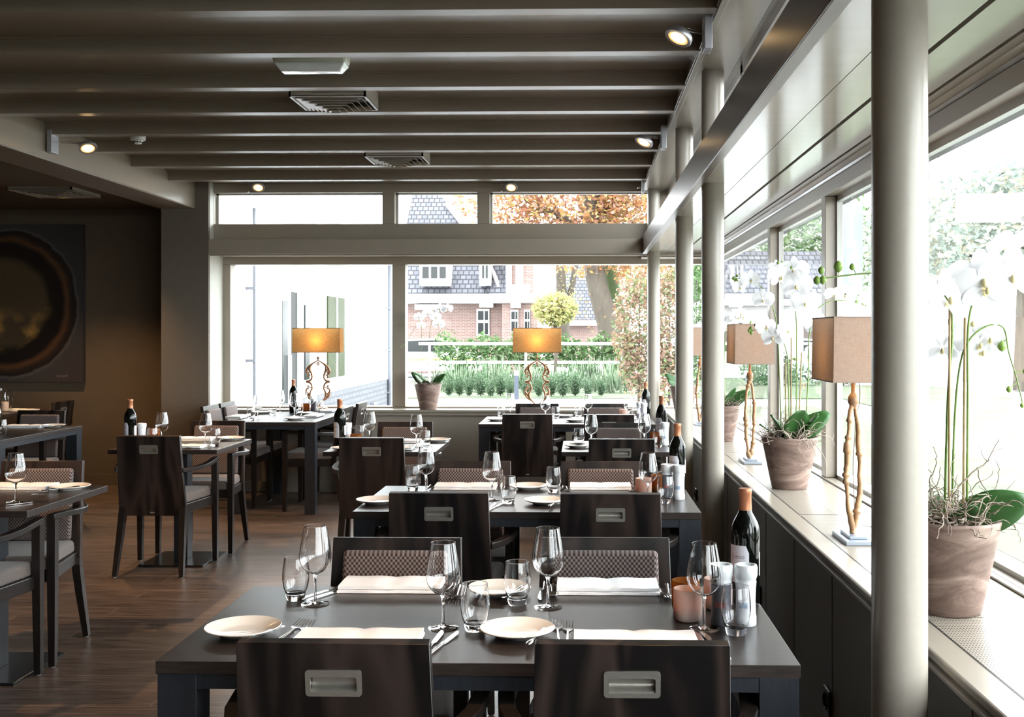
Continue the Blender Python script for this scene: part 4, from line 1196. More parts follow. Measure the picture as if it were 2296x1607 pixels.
# ------------------------------------------------------------------ orchids
def pot_mat():
    m, nt, out = newmat('marbled_clay_pot')
    tc = N(nt, 'ShaderNodeTexCoord'); mp = N(nt, 'ShaderNodeMapping'); mp.inputs['Scale'].default_value = (2.2, 2.2, 7)
    oi = N(nt, 'ShaderNodeObjectInfo'); ad = N(nt, 'ShaderNodeVectorMath', operation='ADD'); L(nt, tc.outputs['Object'], ad.inputs[0]); L(nt, oi.outputs['Random'], ad.inputs[1])
    L(nt, ad.outputs[0], mp.inputs[0])
    nz = N(nt, 'ShaderNodeTexNoise'); nz.inputs['Scale'].default_value = 2.2; nz.inputs['Detail'].default_value = 10; nz.inputs['Roughness'].default_value = 0.7; nz.inputs['Distortion'].default_value = 1.6
    L(nt, mp.outputs[0], nz.inputs['Vector'])
    cr = N(nt, 'ShaderNodeValToRGB'); e = cr.color_ramp.elements
    e[0].position = 0.3; e[0].color = rgb(0.115, 0.075, 0.060); e[1].position = 0.72; e[1].color = rgb(0.42, 0.31, 0.26)
    q = e.new(0.5); q.color = rgb(0.21, 0.14, 0.115)
    L(nt, nz.outputs[0], cr.inputs[0])
    p = N(nt, 'ShaderNodeBsdfPrincipled'); p.inputs['Roughness'].default_value = 0.5
    L(nt, cr.outputs[0], p.inputs['Base Color']); L(nt, p.outputs[0], out.inputs[0]); return m
M['pot'] = pot_mat()
M['soil'] = simple('bark_and_soil', (0.05, 0.035, 0.025), 0.9, noise=0.8, nscale=80, dark=0.4, bump=0.8)
M['stem'] = simple('green_flower_stem', (0.17, 0.27, 0.06), 0.45)
M['bud'] = simple('green_bud', (0.22, 0.36, 0.07), 0.4)
M['stake'] = simple('bamboo_stake', (0.40, 0.28, 0.14), 0.55, noise=0.6, nscale=30, dark=0.75)
M['oleaf'] = simple('orchid_leaf_green', (0.030, 0.100, 0.022), 0.42, noise=0.5, nscale=8, dark=0.8)
M['twig'] = simple('dry_curly_twigs', (0.34, 0.27, 0.22), 0.7, noise=0.8, nscale=60, dark=0.6)
M['petal'] = translucent('white_orchid_petal', (0.90, 0.90, 0.92), (0.75, 0.75, 0.76), 0.38)
M['lip'] = simple('yellow_orchid_lip', (0.62, 0.55, 0.30), 0.5)
def petal_mesh(mb, ang, ln, wd, base=0.004, cup=0.25, mi=0):
    n = 5; vs = []; fs = []
    ca, sa = math.cos(ang), math.sin(ang)
    for i in range(n+1):
        u = i/n; w = wd*math.sin(PI*min(0.97, 0.10+0.82*u))**0.75
        r = base+ln*u
        for j in (-1, -0.5, 0, 0.5, 1):
            x, z = r, w*j
            y = -cup*ln*(u*u*0.6) - 0.12*wd*abs(j)*(1-u) + 0.35*wd*j*j*0.4
            vs.append((x*ca - z*sa, y, x*sa + z*ca))
        if i: fs += [((i-1)*5+k, (i-1)*5+k+1, i*5+k+1, i*5+k) for k in range(4)]
    mb.add(vs, fs, mi)
def make_flower_mesh():
    bm = MB()
    for a in (90, 215, 325): petal_mesh(bm, a*D2R, 0.038, 0.013, cup=0.15)
    for a in (8, 172): petal_mesh(bm, a*D2R, 0.042, 0.027, cup=-0.15)
    bm.lathe([(0,-0.006),(0.003,-0.004),(0.0042,0.0),(0.0025,0.005),(0,0.006)], 8, (0,-0.008,-0.005), 1)
    petal_mesh(bm, -90*D2R, 0.011, 0.0045, cup=0.9, mi=1)
    return bm
def leaf_mesh(mb, base, direc, ln, wd, rise, roll=0.0, mi=0):
    """a broad strap leaf"""
    n = 8; vs = []; fs = []
    d = Vector((math.cos(direc), math.sin(direc), 0)); s = Vector((-d.y, d.x, 0)); base = Vector(base)
    ax = (d*math.cos(rise)+Vector((0,0,math.sin(rise)))).normalized(); s = Matrix.Rotation(roll, 3, ax) @ s; nrm = ax.cross(s)
    for i in range(n+1):
        u = i/n; w = wd*max(0.12, math.sin(PI*min(1.0, 0.05+0.93*u**0.85)))**0.55
        c = base + d*(ln*u*math.cos(rise*(1-0.25*u))) + Vector((0,0,ln*u*math.sin(rise*(1-0.15*u))))
        for j in (-1, -0.5, 0, 0.5, 1):
            vs.append(c + s*(w*j) + nrm*(-0.16*wd*abs(j)))
        if i: fs += [((i-1)*5+k, (i-1)*5+k+1, i*5+k+1, i*5+k) for k in range(4)]
    mb.add(vs, fs, mi)
FLOWER = None
def flower(parent, loc, rz, rx=0.0, sc=1.0):
    global FLOWER
    if FLOWER is None:
        FLOWER = make_flower_mesh().build('flower', [M['petal'], M['lip']], parent, angle=70); o = FLOWER
    else:
        o = FLOWER.copy(); COL.objects.link(o); o.parent = parent
    sc *= 1.14; o.location = loc; o.rotation_euler = (rx, 0, rz); o.scale = (sc, sc, sc)
def twigs(mb, seed, n, R, H, droop=None):
    rnd = random.Random(seed)
    for k in range(n):
        a = rnd.uniform(0, 2*PI); r = R*math.sqrt(rnd.random())*0.85
        p = Vector((r*math.cos(a), r*math.sin(a), 0.0)); out = Vector((math.cos(a), math.sin(a), 0))
        d = (out*rnd.uniform(0.1, 0.9)+Vector((0,0,rnd.uniform(0.5, 1.3)))).normalized()
        pts = [p.copy()]; m_ = rnd.randint(7, 14); st = H/9
        for i in range(m_):
            d = (d + Vector((rnd.uniform(-1,1), rnd.uniform(-1,1), rnd.uniform(-0.9,0.75)))*0.65).normalized()
            p = p + d*st; p.z = max(p.z, -0.01); pts.append(p.copy())
        r0 = rnd.uniform(0.0014, 0.0030)
        mb.tube(pts, [r0*(1-0.65*i/m_) for i in range(m_+1)], 5)
def spray(t, pts, r=0.0028, flowers=(), buds=()):
    q = smoothpath(pts, 8)
    MB().tube(q, [r*(1-0.5*i/len(q)) for i in range(len(q))], 7).build('stem', M['stem'], t, angle=70)
    for (f, off, rz, rx, sc) in flowers:
        p = q[min(int(f*len(q)), len(q)-1)] + Vector(off)
        flower(t, p, rz, rx, sc)
    for (f, off, sc) in buds:
        p = q[min(int(f*len(q)), len(q)-1)]
        e = p + Vector(off)
        bm = MB(); bm.tube([p, (p+e)/2+Vector((0,0,0.002)), e], 0.0012, 5)
        bm.lathe([(0,-1.2),(0.62,-0.8),(1.0,-0.1),(0.8,0.6),(0.3,1.1),(0,1.3)], 10, e, 0, Matrix.Scale(0.0095*sc, 3))
        bm.build('bud', M['bud'], t, angle=70)
def orchid(label, x, y, seed, zb=0.776, leaves=(), sprays=(), stakes=(), twig=(60, 0.10, 0.12), extra=None):
    t = thing('potted_orchid', label, 'potted orchid', (x, y, zb), 0, 'white orchids in clay pots')
    lathe_obj([(0,0.002),(0.072,0.0),(0.079,0.003),(0.082,0.012),(0.1265,0.228),(0.1275,0.232),(0.1265,0.236),(0.119,0.236),(0.117,0.228),(0.112,0.215),(0.10,0.212)], 'pot', M['pot'], t, 56, 40)
    lathe_obj([(0,0.222),(0.06,0.220),(0.113,0.212)], 'soil', M['soil'], t, 24)
    for lf in leaves:
        a, ln, wd, rise = lf[:4]; roll = lf[4] if len(lf) > 4 else 0
        bm = MB(); leaf_mesh(bm, (0.03*math.cos(a*D2R), 0.03*math.sin(a*D2R), 0.225), a*D2R, ln, wd, rise*D2R, roll*D2R)
        o = bm.build('leaf', M['oleaf'], t, angle=80); s = o.modifiers.new('thick', 'SOLIDIFY'); s.thickness = 0.0022
    bm = MB(); twigs(bm, seed, *twig)
    if extra: extra(bm)
    bm.build('twig_tangle', M['twig'], t, angle=80, loc=(0,0,0.225)); t.children[-1]['kind'] = 'stuff'
    for (x0, y0, x1, y1, h) in stakes:
        bm = MB(); pts = [(x0+(x1-x0)*i/8, y0+(y1-y0)*i/8, 0.22+(h-0.22)*i/8) for i in range(9)]
        bm.tube(pts, [0.0036 if i % 2 else 0.0030 for i in range(9)], 8); bm.build('stake', M['stake'], t)
    for s in sprays: spray(t, *s)
    return t
# local helper: photo pixel -> offset from the pot's foot, at that pot's distance
def loc_px(px, py, x, y, dy=0.0, zb=0.776):
    p = atY(px, py, y+dy); return Vector((p.x-x, dy, p.z-zb))
# nearest pot, right of the nearest column
x, y = 0.930, 2.71
q = lambda px, py, dy=0.0: loc_px(px, py, x, y, dy)
def ex1(bm):
    z = Vector((0,0,0.225))
    for pts, r in (([(2120,1160),(2135,1120),(2160,1080),(2190,1050),(2215,1035),(2225,1010),(2240,985)], 0.003), ([(2190,1050),(2205,1090),(2225,1100),(2240,1060),(2235,1030)], 0.002),
                   ([(2215,1035),(2200,1010),(2190,990)], 0.0014), ([(2225,1010),(2245,1005),(2250,985)], 0.0013), ([(2100,1150),(2085,1100),(2090,1060),(2100,1030),(2095,1000)], 0.0022),
                   ([(2090,1060),(2080,1040),(2078,1010)], 0.0014), ([(2235,1168),(2262,1165),(2275,1180),(2285,1200),(2290,1215)], 0.002),
                   ([(2140,1150),(2150,1100),(2130,1060),(2140,1020)], 0.0018), ([(2160,1140),(2180,1110),(2170,1075)], 0.0018), ([(2200,1140),(2215,1110),(2195,1090)], 0.0016)):
        qq = smoothpath([q(a, b, 0.0)-z for a, b in pts], 4)
        rnd = random.Random(len(pts))
        bm.tube([v+Vector((rnd.uniform(-.003,.003), rnd.uniform(-.003,.003), rnd.uniform(-.003,.003))) for v in qq], [r*(1-0.6*i/len(qq)) for i in range(len(qq))], 6)
orchid('large potted white orchid right of the nearest column, pot nearest the camera', x, y, 11,
    leaves=[(-22, 0.165, 0.056, 30, 62), (25, 0.13, 0.04, 30, 40), (150, 0.13, 0.04, 35), (-80, 0.10, 0.036, 45), (200, 0.12, 0.04, 40), (80, 0.12, 0.04, 30)],
    stakes=[(-0.005,-0.02, -0.003,-0.02, 0.80), (0.045,0.02, 0.050,0.02, 0.80)], twig=(150, 0.11, 0.115), extra=ex1,
    sprays=[([q(2118,1150,-0.01), q(2125,900,-0.01), q(2135,740,-0.01), q(2120,665,-0.02), q(2050,620,-0.03), q(1960,612,-0.04), q(1860,622,-0.05), q(1838,626,-0.05)], 0.0034,
              [(0.46,(0.01,-0.02,-0.02),0.4,-0.1,1.55), (0.70,(0.03,-0.02,-0.005),-0.9,0.2,0.95)],
              [(0.97,(-0.008,0,-0.003),1.0), (0.90,(0.0,0,-0.004),1.0), (0.90,(-0.004,0,0.02),0.9), (0.82,(0.0,0,0.024),1.3), (0.76,(-0.01,0,0.018),0.8)]),
            ([q(2168,1150,0.02), q(2170,900,0.02), q(2172,720,0.02), q(2200,640,0.02), q(2240,600,0.02), q(2290,560,0.02)], 0.0034,
              [(0.50,(0.01,-0.03,0.045),-0.1,-0.25,1.75), (0.62,(-0.01,-0.04,-0.015),0.1,0.1,1.45), (0.72,(0.045,-0.02,-0.005),-0.35,0.1,1.65), (0.95,(-0.02,0.0,0.02),0.5,0.9,1.3), (0.60,(0.03,0.02,-0.13),-0.2,0.3,1.15), (0.45,(0.01,0.03,-0.03),0.3,0.2,1.2)], []),
            ([q(2135,1140,0.03), q(2140,950,0.03), q(2152,820,0.03), q(2175,760,0.03), q(2215,730,0.03), q(2250,735,0.03), q(2262,790,0.03), q(2280,850,0.03), q(2292,900,0.03)], 0.0030,
              [(0.40,(0.02,0.02,-0.02),0.1,0.2,1.2), (0.34,(-0.05,0.04,-0.01),-0.2,0.1,1.0), (0.48,(0.0,0.03,-0.06),0.4,0.4,1.1)],
              [(0.68,(-0.012,0,-0.02),1.25), (0.88,(-0.022,0,-0.018),0.8), (0.84,(0.028,0,0.004),0.9), (0.99,(0,0,-0.01),0.6)])])
# second pot between two driftwood lamps
x, y = 0.952, 4.87
q2 = lambda px, py, dy=0.0: loc_px(px, py, 0.952, 4.87, dy)
def ex2(bm):
    z = Vector((0,0,0.225))
    for pts, r in (([(1800,985),(1812,1000),(1800,1020),(1815,1035),(1808,1050)], 0.002), ([(1820,985),(1835,1005),(1850,1030),(1852,1060)], 0.0022), ([(1835,975),(1860,980),(1872,1000)], 0.002),
                   ([(1815,985),(1828,1020),(1820,1045),(1838,1055)], 0.0016), ([(1795,985),(1790,1005),(1798,1015)], 0.0016)):
        qq = smoothpath([q2(a, b, -0.13)-z for a, b in pts], 4)
        bm.tube(qq, [r*(1-0.6*i/len(qq)) for i in range(len(qq))], 6)
orchid('potted white orchid between the two driftwood lamps, round leaves and hanging twigs', x, y, 21,
    leaves=[(-75, 0.155, 0.062, 76), (-140, 0.14, 0.038, 66, -30), (-6, 0.18, 0.055, 52, 55), (-35, 0.15, 0.045, 62, 30), (165, 0.12, 0.03, 40), (110, 0.12, 0.03, 50)],
    stakes=[(-0.02,-0.02, -0.022,-0.02, 0.58), (0.01,0.02, 0.012,0.02, 0.76), (0.04,0.0, 0.055,0.0, 0.62)], twig=(150, 0.118, 0.115), extra=ex2,
    sprays=[([q2(1770,975), q2(1768,850), q2(1765,795), q2(1748,750), q2(1722,735), q2(1700,738), q2(1682,742)], 0.0030,
              [(0.60,(0.0,-0.02,-0.035),-0.5,0.3,1.15), (0.70,(0.0,-0.02,0.005),0.3,0.1,1.0), (0.50,(0.03,-0.02,0.02),0.6,0.1,1.1)],
              [(0.98,(-0.004,0,0.002),0.85), (0.93,(-0.008,0,0.01),0.9), (0.9,(-0.01,0,-0.012),0.8), (0.86,(0,0,0.02),1.0)]),
            ([q2(1752,975,0.03), q2(1748,850,0.03), q2(1742,730,0.03), q2(1725,670,0.03), q2(1700,638,0.03), q2(1668,626,0.03), q2(1645,624,0.03)], 0.0030,
              [(0.80,(0.02,-0.02,0.0),0.3,0.0,0.95), (0.88,(0.0,-0.01,-0.04),0.6,0.2,0.8), (0.62,(0.005,-0.02,-0.055),-0.3,0.2,1.0)],
              [(0.99,(0,0,0),0.9), (0.97,(0.012,0,0.012),0.7), (0.95,(0.004,0,-0.012),1.15)]),
            ([q2(1785,975,0.0), q2(1786,800,0.0), q2(1784,700,0.0), q2(1770,640,0.0), q2(1755,605,0.0), q2(1748,592,0.0)], 0.0030,
              [(0.62,(0.03,-0.03,-0.01),-0.3,0.1,1.4), (0.70,(-0.03,-0.02,0.0),0.5,0.1,1.3), (0.80,(0.05,-0.01,0.0),-0.5,0.0,1.3), (0.55,(0.06,-0.02,-0.05),-0.2,0.2,1.35), (0.90,(-0.02,0,-0.01),0.4,-0.1,0.8), (0.88,(0.07,0.0,-0.03),0.1,0.1,1.2)],
              [(0.99,(-0.006,0,0.006),0.7), (0.97,(0.01,0,0.01),0.6), (0.92,(0.05,0,-0.01),0.9)]),
            ([q2(1805,975,0.0), q2(1812,850,0.0), q2(1815,750,0.0), q2(1828,700,0.0), q2(1860,676,0.0), q2(1900,674,0.0), q2(1935,682,0.0)], 0.0030,
              [(0.70,(0.0,-0.02,0.03),0.2,0.8,1.0), (0.80,(0.0,0.0,0.03),-0.2,0.6,1.1), (0.45,(0.0,-0.02,-0.02),0.3,0.3,1.1), (0.30,(0.03,-0.01,-0.04),-0.3,0.2,1.0)],
              [(0.90,(0.002,0,0.004),1.1), (0.94,(0.01,0,-0.002),0.6), (0.97,(0.006,0,-0.003),0.6), (0.99,(0.012,0,-0.006),0.5)])])
def generic_sprays(seed, h=0.62, spread=0.20):
    rnd = random.Random(seed); out = []
    for k in range(3):
        a = rnd.uniform(-0.4, 0.4)+(k-1)*1.1 + (PI if k == 0 else 0)
        dx, dy = math.cos(a)*spread, math.sin(a)*spread*0.6
        hh = h*rnd.uniform(0.85, 1.15)
        pts = [Vector((0.02*(k-1), 0, 0.22)), Vector((0.02*(k-1), 0, 0.22+hh*0.6)), Vector((0.02*(k-1)+dx*0.15, dy*0.15, 0.22+hh*0.9)), Vector((dx*0.6, dy*0.6, 0.22+hh)), Vector((dx, dy, 0.22+hh*0.93))]
        out.append((pts, 0.0028, [(f, (rnd.uniform(-.03,.03), -0.02, rnd.uniform(-.03,.03)), rnd.uniform(-0.7,0.7), rnd.uniform(-.2,.4), rnd.uniform(0.95,1.25)) for f in (0.55,0.66,0.76,0.85)],
                    [(0.99,(0,0,0.0),0.7), (0.95,(0.01,0,0.01),0.8)]))
    return out
LV = [(-60, 0.16, 0.052, 66, 20), (-12, 0.18, 0.05, 44, 60), (-130, 0.13, 0.04, 60), (150, 0.13, 0.04, 50), (80, 0.12, 0.04, 40), (-20, 0.12, 0.04, 35)]
orchid('potted white orchid right behind the second column, left of the smaller driftwood lamp', 0.928, 7.05, 31, leaves=LV, sprays=generic_sprays(3, 0.58), stakes=[(-0.03,0,-0.03,0,0.62)], twig=(110,0.115,0.11))
orchid('potted orchid farthest along the right shelf, seen between two thin columns', 0.935, 9.72, 41, leaves=[(175, 0.17, 0.045, 55, -60), (195, 0.13, 0.04, 35, -50), (20, 0.14, 0.042, 50), (-90,0.1,0.04,50)], sprays=generic_sprays(4, 0.5), twig=(40,0.11,0.10))
p5 = atY(960, 918, 10.03)
q5 = lambda px, py: loc_px(px, py, p5.x, 10.03)
orchid('potted white orchid standing alone on the rear window shelf, left of the garden view', p5.x, 10.03, 51,
    leaves=[(190, 0.165, 0.050, 60, -60), (215, 0.14, 0.045, 55, -40), (-10, 0.165, 0.052, 52, 60), (-35, 0.15, 0.045, 66, 40), (40, 0.14, 0.045, 66), (-100, 0.08, 0.04, 50)], twig=(110, 0.118, 0.09),
    sprays=[([q5(946,862), q5(944,780), q5(946,740), q5(940,720), q5(918,755), q5(905,770), q5(899,778)], 0.0026, [(0.5,(0,-0.02,0.04),0.2,0,1.0), (0.4,(0.0,-0.02,0.0),0.3,0,0.9)], [(0.97,(0,0,0.0),0.6),(0.9,(0.01,0,0.01),0.6)]),
            ([q5(962,862), q5(962,780), q5(966,730), q5(978,705), q5(1000,690), q5(1015,688)], 0.0026, [(0.6,(0.0,-0.02,-0.02),0.4,0,1.1), (0.72,(-0.02,-0.02,0.01),-0.3,0,1.2), (0.85,(0,-0.02,-0.01),0.2,0,1.0), (0.55,(-0.06,-0.02,0.03),0.2,0,1.1)], [(0.99,(0,0,0.01),0.5)]),
            ([q5(976,862), q5(978,800), q5(982,755), q5(992,736), q5(1008,738), q5(1020,746)], 0.0024, [(0.5,(-0.01,-0.02,0.07),-0.1,0,1.2)], [(0.99,(0,0,0),0.8),(0.9,(0,0,0.01),0.6)])])

# ------------------------------------------------------------------ ceiling and wall fittings
M['alu'] = simple('satin_aluminium', (0.42, 0.42, 0.44), 0.4, 0.8)
M['spotglow'] = simple('halogen_reflector', (1, 0.8, 0.5), 0.3, emis=(1.0, 0.66, 0.30), es=9)
M['spotring'] = simple('halogen_glass_ring', (0.6, 0.4, 0.2), 0.2, emis=(1.0, 0.50, 0.16), es=0.5)
def spotlight(label, head, aim, mount, kind, e=60, ang=60, blend=0.6, face=None):
    """head: centre of the lamp face; aim: direction of the beam; mount: bracket position; kind: 'bracket', 'stems' or 'plate'"""
    t = thing('halogen_spotlight', label, 'spotlight', mount, 0, 'halogen spotlights')
    h = Vector(head)-Vector(mount); beam = Vector(aim).normalized(); d = Vector(face).normalized() if face else beam
    R = d.to_track_quat('-Z', 'Y').to_matrix()
    bm = MB(); bm.lathe([(0.044,0.0),(0.058,-0.002),(0.060,0.002),(0.059,0.018),(0.052,0.026),(0.020,0.034),(0.016,0.05),(0,0.05)], 30, h, 0, R); bm.build('lamp_head', M['alu'], t, angle=40)
    bm = MB(); bm.lathe([(0.034,0.003),(0.044,0.0),(0.056,-0.001)], 30, h, 0, R); bm.build('glass_ring', M['spotring'], t, angle=40)
    bm = MB(); bm.lathe([(0,0.006),(0.020,0.005),(0.034,0.002)], 24, h, 0, R); bm.build('reflector', M['spotglow'], t, angle=60)
    back = h - d*0.045
    if kind == 'bracket':
        bm = MB(); bm.box(-0.016, 0.016, -0.05, 0.05, -0.075, 0.075); bm.build('bracket', M['alu'], t, smooth=False, bevel=0.002)
        bm = MB(); s = 1 if h.x > 0 else -1
        for dz in (-0.004, 0.006): bm.tube([(0.0, 0, dz), (h.x*0.5, h.y*0.5, back.z*0.5+dz), (back.x-s*0.02, back.y, back.z+dz)], 0.0025, 6)
        bm.build('arm', M['chrome'], t)
    elif kind == 'stems':
        bm = MB(); bm.tube([(-0.065, 0, 0.02), (-0.065, -0.01, -0.055)], 0.0028, 6); bm.lathe([(0,-0.004),(0.007,-0.003),(0.007,0.003),(0,0.004)], 8, (-0.066,-0.01,-0.058))
        bm.tube(smoothpath([(0.045, 0, 0.02), (0.045, -0.01, -0.01), (0.02, back.y, back.z+0.01), back], 4), 0.0026, 6); bm.build('arm', M['chrome'], t)
        MB().box(-0.08, 0.06, -0.012, 0.035, 0.005, 0.028).build('bracket', M['alu'], t, smooth=False)
    l = bpy.data.lights.new('halogen_beam', 'SPOT'); l.energy = e; l.color = (1.0, 0.58, 0.28); l.spot_size = ang*D2R; l.spot_blend = blend; l.shadow_soft_size = 0.03
    o = bpy.data.objects.new('halogen_beam', l); COL.objects.link(o); o.parent = t; o.location = h + d*0.02; o.rotation_euler = beam.to_track_quat('-Z', 'Y').to_euler()
    return t
SE = 45
spotlight('halogen spotlight nearest the camera, on the right edge of the joisted ceiling', atY(1520, 86, 4.45), (-1.0, 0.55, -2.0), (0.535, 4.52, 2.755), 'bracket', SE, face=(-0.42, -0.22, -0.85))
spotlight('second halogen spotlight on the right edge of the joisted ceiling', atY(1443, 320, 6.85), (-1.6, 0.45, -2.0), (0.535, 6.90, 2.755), 'bracket', SE, face=(-0.40, -0.28, -0.85))
spotlight('halogen spotlight with steel plate on the long left beam', atY(197, 333, 7.05), (0.85, 0.30, -2.2), (-3.555, 7.07, 2.775), 'bracket', 80, 66, face=(0.32, -0.40, -0.85))
spotlight('halogen spotlight above the left clerestory window', atY(579, 421, 9.78), (0.10, -0.60, -0.80), (atY(574, 400, 9.86).x, 9.86, 2.872), 'stems', 40, 60)
spotlight('halogen spotlight above the right clerestory window', atY(1146, 421, 9.78), (-0.05, -0.60, -0.80), (atY(1141, 400, 9.86).x, 9.86, 2.872), 'stems', 40, 60)
# two added, unseen spotlights carry the rows on and warm the floor
spotlight('added unseen halogen spotlight on the left beam above the camera side', (-3.36, 4.4, 2.74), (1.05, 0.85, -2.75), (-3.555, 4.42, 2.775), 'bracket', 80, 56)
spotlight('added unseen halogen spotlight on the right ceiling edge above the camera', (0.37, 2.0, 2.74), (-0.45, 0.1, -0.85), (0.535, 2.02, 2.755), 'bracket', SE)
# unlit bracket farther along the right edge
t = thing('spotlight_bracket', 'small steel bracket at the far end of the right ceiling edge', 'bracket', (0.542, 9.3, 2.78))
MB().box(-0.012, 0.012, -0.05, 0.05, -0.06, 0.05).build('plate', M['alu'], t, smooth=False, bevel=0.002)
MB().tube([(0,0,-0.01),(-0.05,-0.01,-0.02)], 0.004, 6).build('arm', M['chrome'], t)

def vent(label, cx, cy, z, w, d, cone=0.06, hbox=0.10):
    t = thing('air_vent', label, 'vent', (cx, cy, z), 0, 'square louvred ceiling vents')
    hx, hy = w/2, d/2
    bm = MB(); bm.box(-hx, hx, -hy, -hy+0.012, 0, hbox); bm.box(-hx, hx, hy-0.012, hy, 0, hbox); bm.box(-hx, -hx+0.012, -hy, hy, 0, hbox); bm.box(hx-0.012, hx, -hy, hy, 0, hbox)
    bm.build('housing', M['paint'], t, smooth=False)
    MB().box(-hx+0.012, hx-0.012, -hy+0.012, hy-0.012, 0.03, 0.035).build('dark_throat', M['black'], t, smooth=False)
    bm = MB()
    n = 7
    for i in range(n):
        f0 = 1-i/n; a, b = hx*f0, hy*f0; zz = 0.004-cone*i/n
        f1 = f0-0.55/n; a2, b2 = hx*f1, hy*f1; z2 = zz+0.017 if i else zz
        if i == n-1: a2 = b2 = 0.001
        vs = [(-a,-b,zz),(a,-b,zz),(a,b,zz),(-a,b,zz),(-a2,-b2,z2),(a2,-b2,z2),(a2,b2,z2),(-a2,b2,z2)]
        vs2 = [(x_, y_, z_+0.004) for x_, y_, z_ in vs]
        bm.add(vs+vs2, [(0,1,5,4),(1,2,6,5),(2,3,7,6),(3,0,4,7),(8,12,13,9),(9,13,14,10),(10,14,15,11),(11,15,12,8),(0,8,9,1),(1,9,10,2),(2,10,11,3),(3,11,8,0)])
    bm.build('louvres', M['paint'], t, smooth=False)
    return t
vent('square louvred vent in the ceiling just beyond the emergency light', -1.41, 6.055, 2.80, 0.43, 0.38)
vent('square louvred vent in the ceiling farther back, the smaller-looking one', -1.39, 8.03, 2.80, 0.44, 0.38)
vent('square louvred vent in the low dark ceiling above the painting', -4.53, 9.05, 2.69, 0.55, 0.55, 0.03, 0.03)
# recessed downlight
t = thing('downlight', 'small glowing downlight in the low dark ceiling above the painting', 'downlight', tuple(at(138, 437, 2.715)))
lathe_obj([(0.045,0.004),(0.052,0.0),(0.056,0.004)], 'trim_ring', M['alu'], t, 24); lathe_obj([(0,0.001),(0.045,0.003)], 'lamp', M['spotglow'], t, 20)
l = bpy.data.lights.new('halogen_beam', 'SPOT'); l.energy = 130; l.color = (1.0, 0.60, 0.28); l.spot_size = 1.7; l.spot_blend = 0.9; l.shadow_soft_size = 0.03
o = bpy.data.objects.new('halogen_beam', l); COL.objects.link(o); o.parent = t; o.location = (0,0,-0.02)
# emergency light
t = thing('emergency_light', 'cream emergency light fitting with clear ribbed cover under the ceiling joists', 'light fitting', (-1.352, 5.30, 2.80))
def capsule(z0, z1, w, d, tp): # lozenge-sided body
    return None
bm = MB()
for (wx, wy, za, zb2, mi) in ((0.185, 0.062, 0.03, 0.10, 0),):
    bm.hexa([(-wx,-wy,za),(wx,-wy,za),(wx,wy,za),(-wx,wy,za),(-wx,-wy,zb2),(wx,-wy,zb2),(wx,wy,zb2),(-wx,wy,zb2)], mi)
bm.build('housing', simple('cream_plastic', (0.55, 0.55, 0.44), 0.35), t, angle=60, bevel=0.02)
bm = MB(); bm.hexa([(-0.150,-0.035,-0.008),(0.150,-0.035,-0.008),(0.150,0.035,-0.008),(-0.150,0.035,-0.008),(-0.180,-0.058,0.034),(0.180,-0.058,0.034),(0.180,0.058,0.034),(-0.180,0.058,0.034)])
bm.build('clear_cover', simple('clear_ribbed_cover', (0.62, 0.64, 0.62), 0.08, coat=1.0, bump=0.5, nscale=20, stretch=(0.6,8,8), noise=0.8, dark=0.75), t, angle=60, bevel=0.006)
# smoke detector
p = atY(309, 312, 7.32)
t = thing('smoke_detector', 'white round smoke detector under the ceiling near the left beam', 'smoke detector', (p.x, 7.32, 2.805))
lathe_obj([(0,0.0),(0.022,0.0),(0.024,0.004),(0.036,0.022),(0.050,0.026),(0.052,0.04),(0.052,0.095),(0,0.095)], 'body', M['white'], t, 28, 30)
bm = MB()
for k in range(10):
    a = 2*PI*k/10; bm.obox((0.030*math.cos(a), 0.030*math.sin(a), 0.011), 0.004, 0.012, 0.010, Matrix.Rotation(a, 3, 'Z'))
bm.build('slots', M['black'], t, smooth=False)
# sockets on the dark lower wall
for (px, py, lab) in ((1858, 1570, 'black wall socket below the window shelf by the nearest column'), (1703, 1330, 'black wall socket behind the nearest wine bottle'), (1562, 1108, 'black wall socket between the second and third columns')):
    p = atX(px, py, 0.803)
    t = thing('wall_socket', lab, 'socket', tuple(p), 0, 'black wall sockets')
    MB().box(-0.010, 0.0, -0.041, 0.041, -0.041, 0.041).build('frame', M['black'], t, smooth=False, bevel=0.004)
    bm = MB(); bm.lathe([(0.030,0.0),(0.024,0.004),(0.020,-0.001),(0,-0.001)], 24, (-0.011,0,0), 0, Matrix.Rotation(-PI/2, 3, 'Y')); bm.build('insert', M['blackmetal'], t)

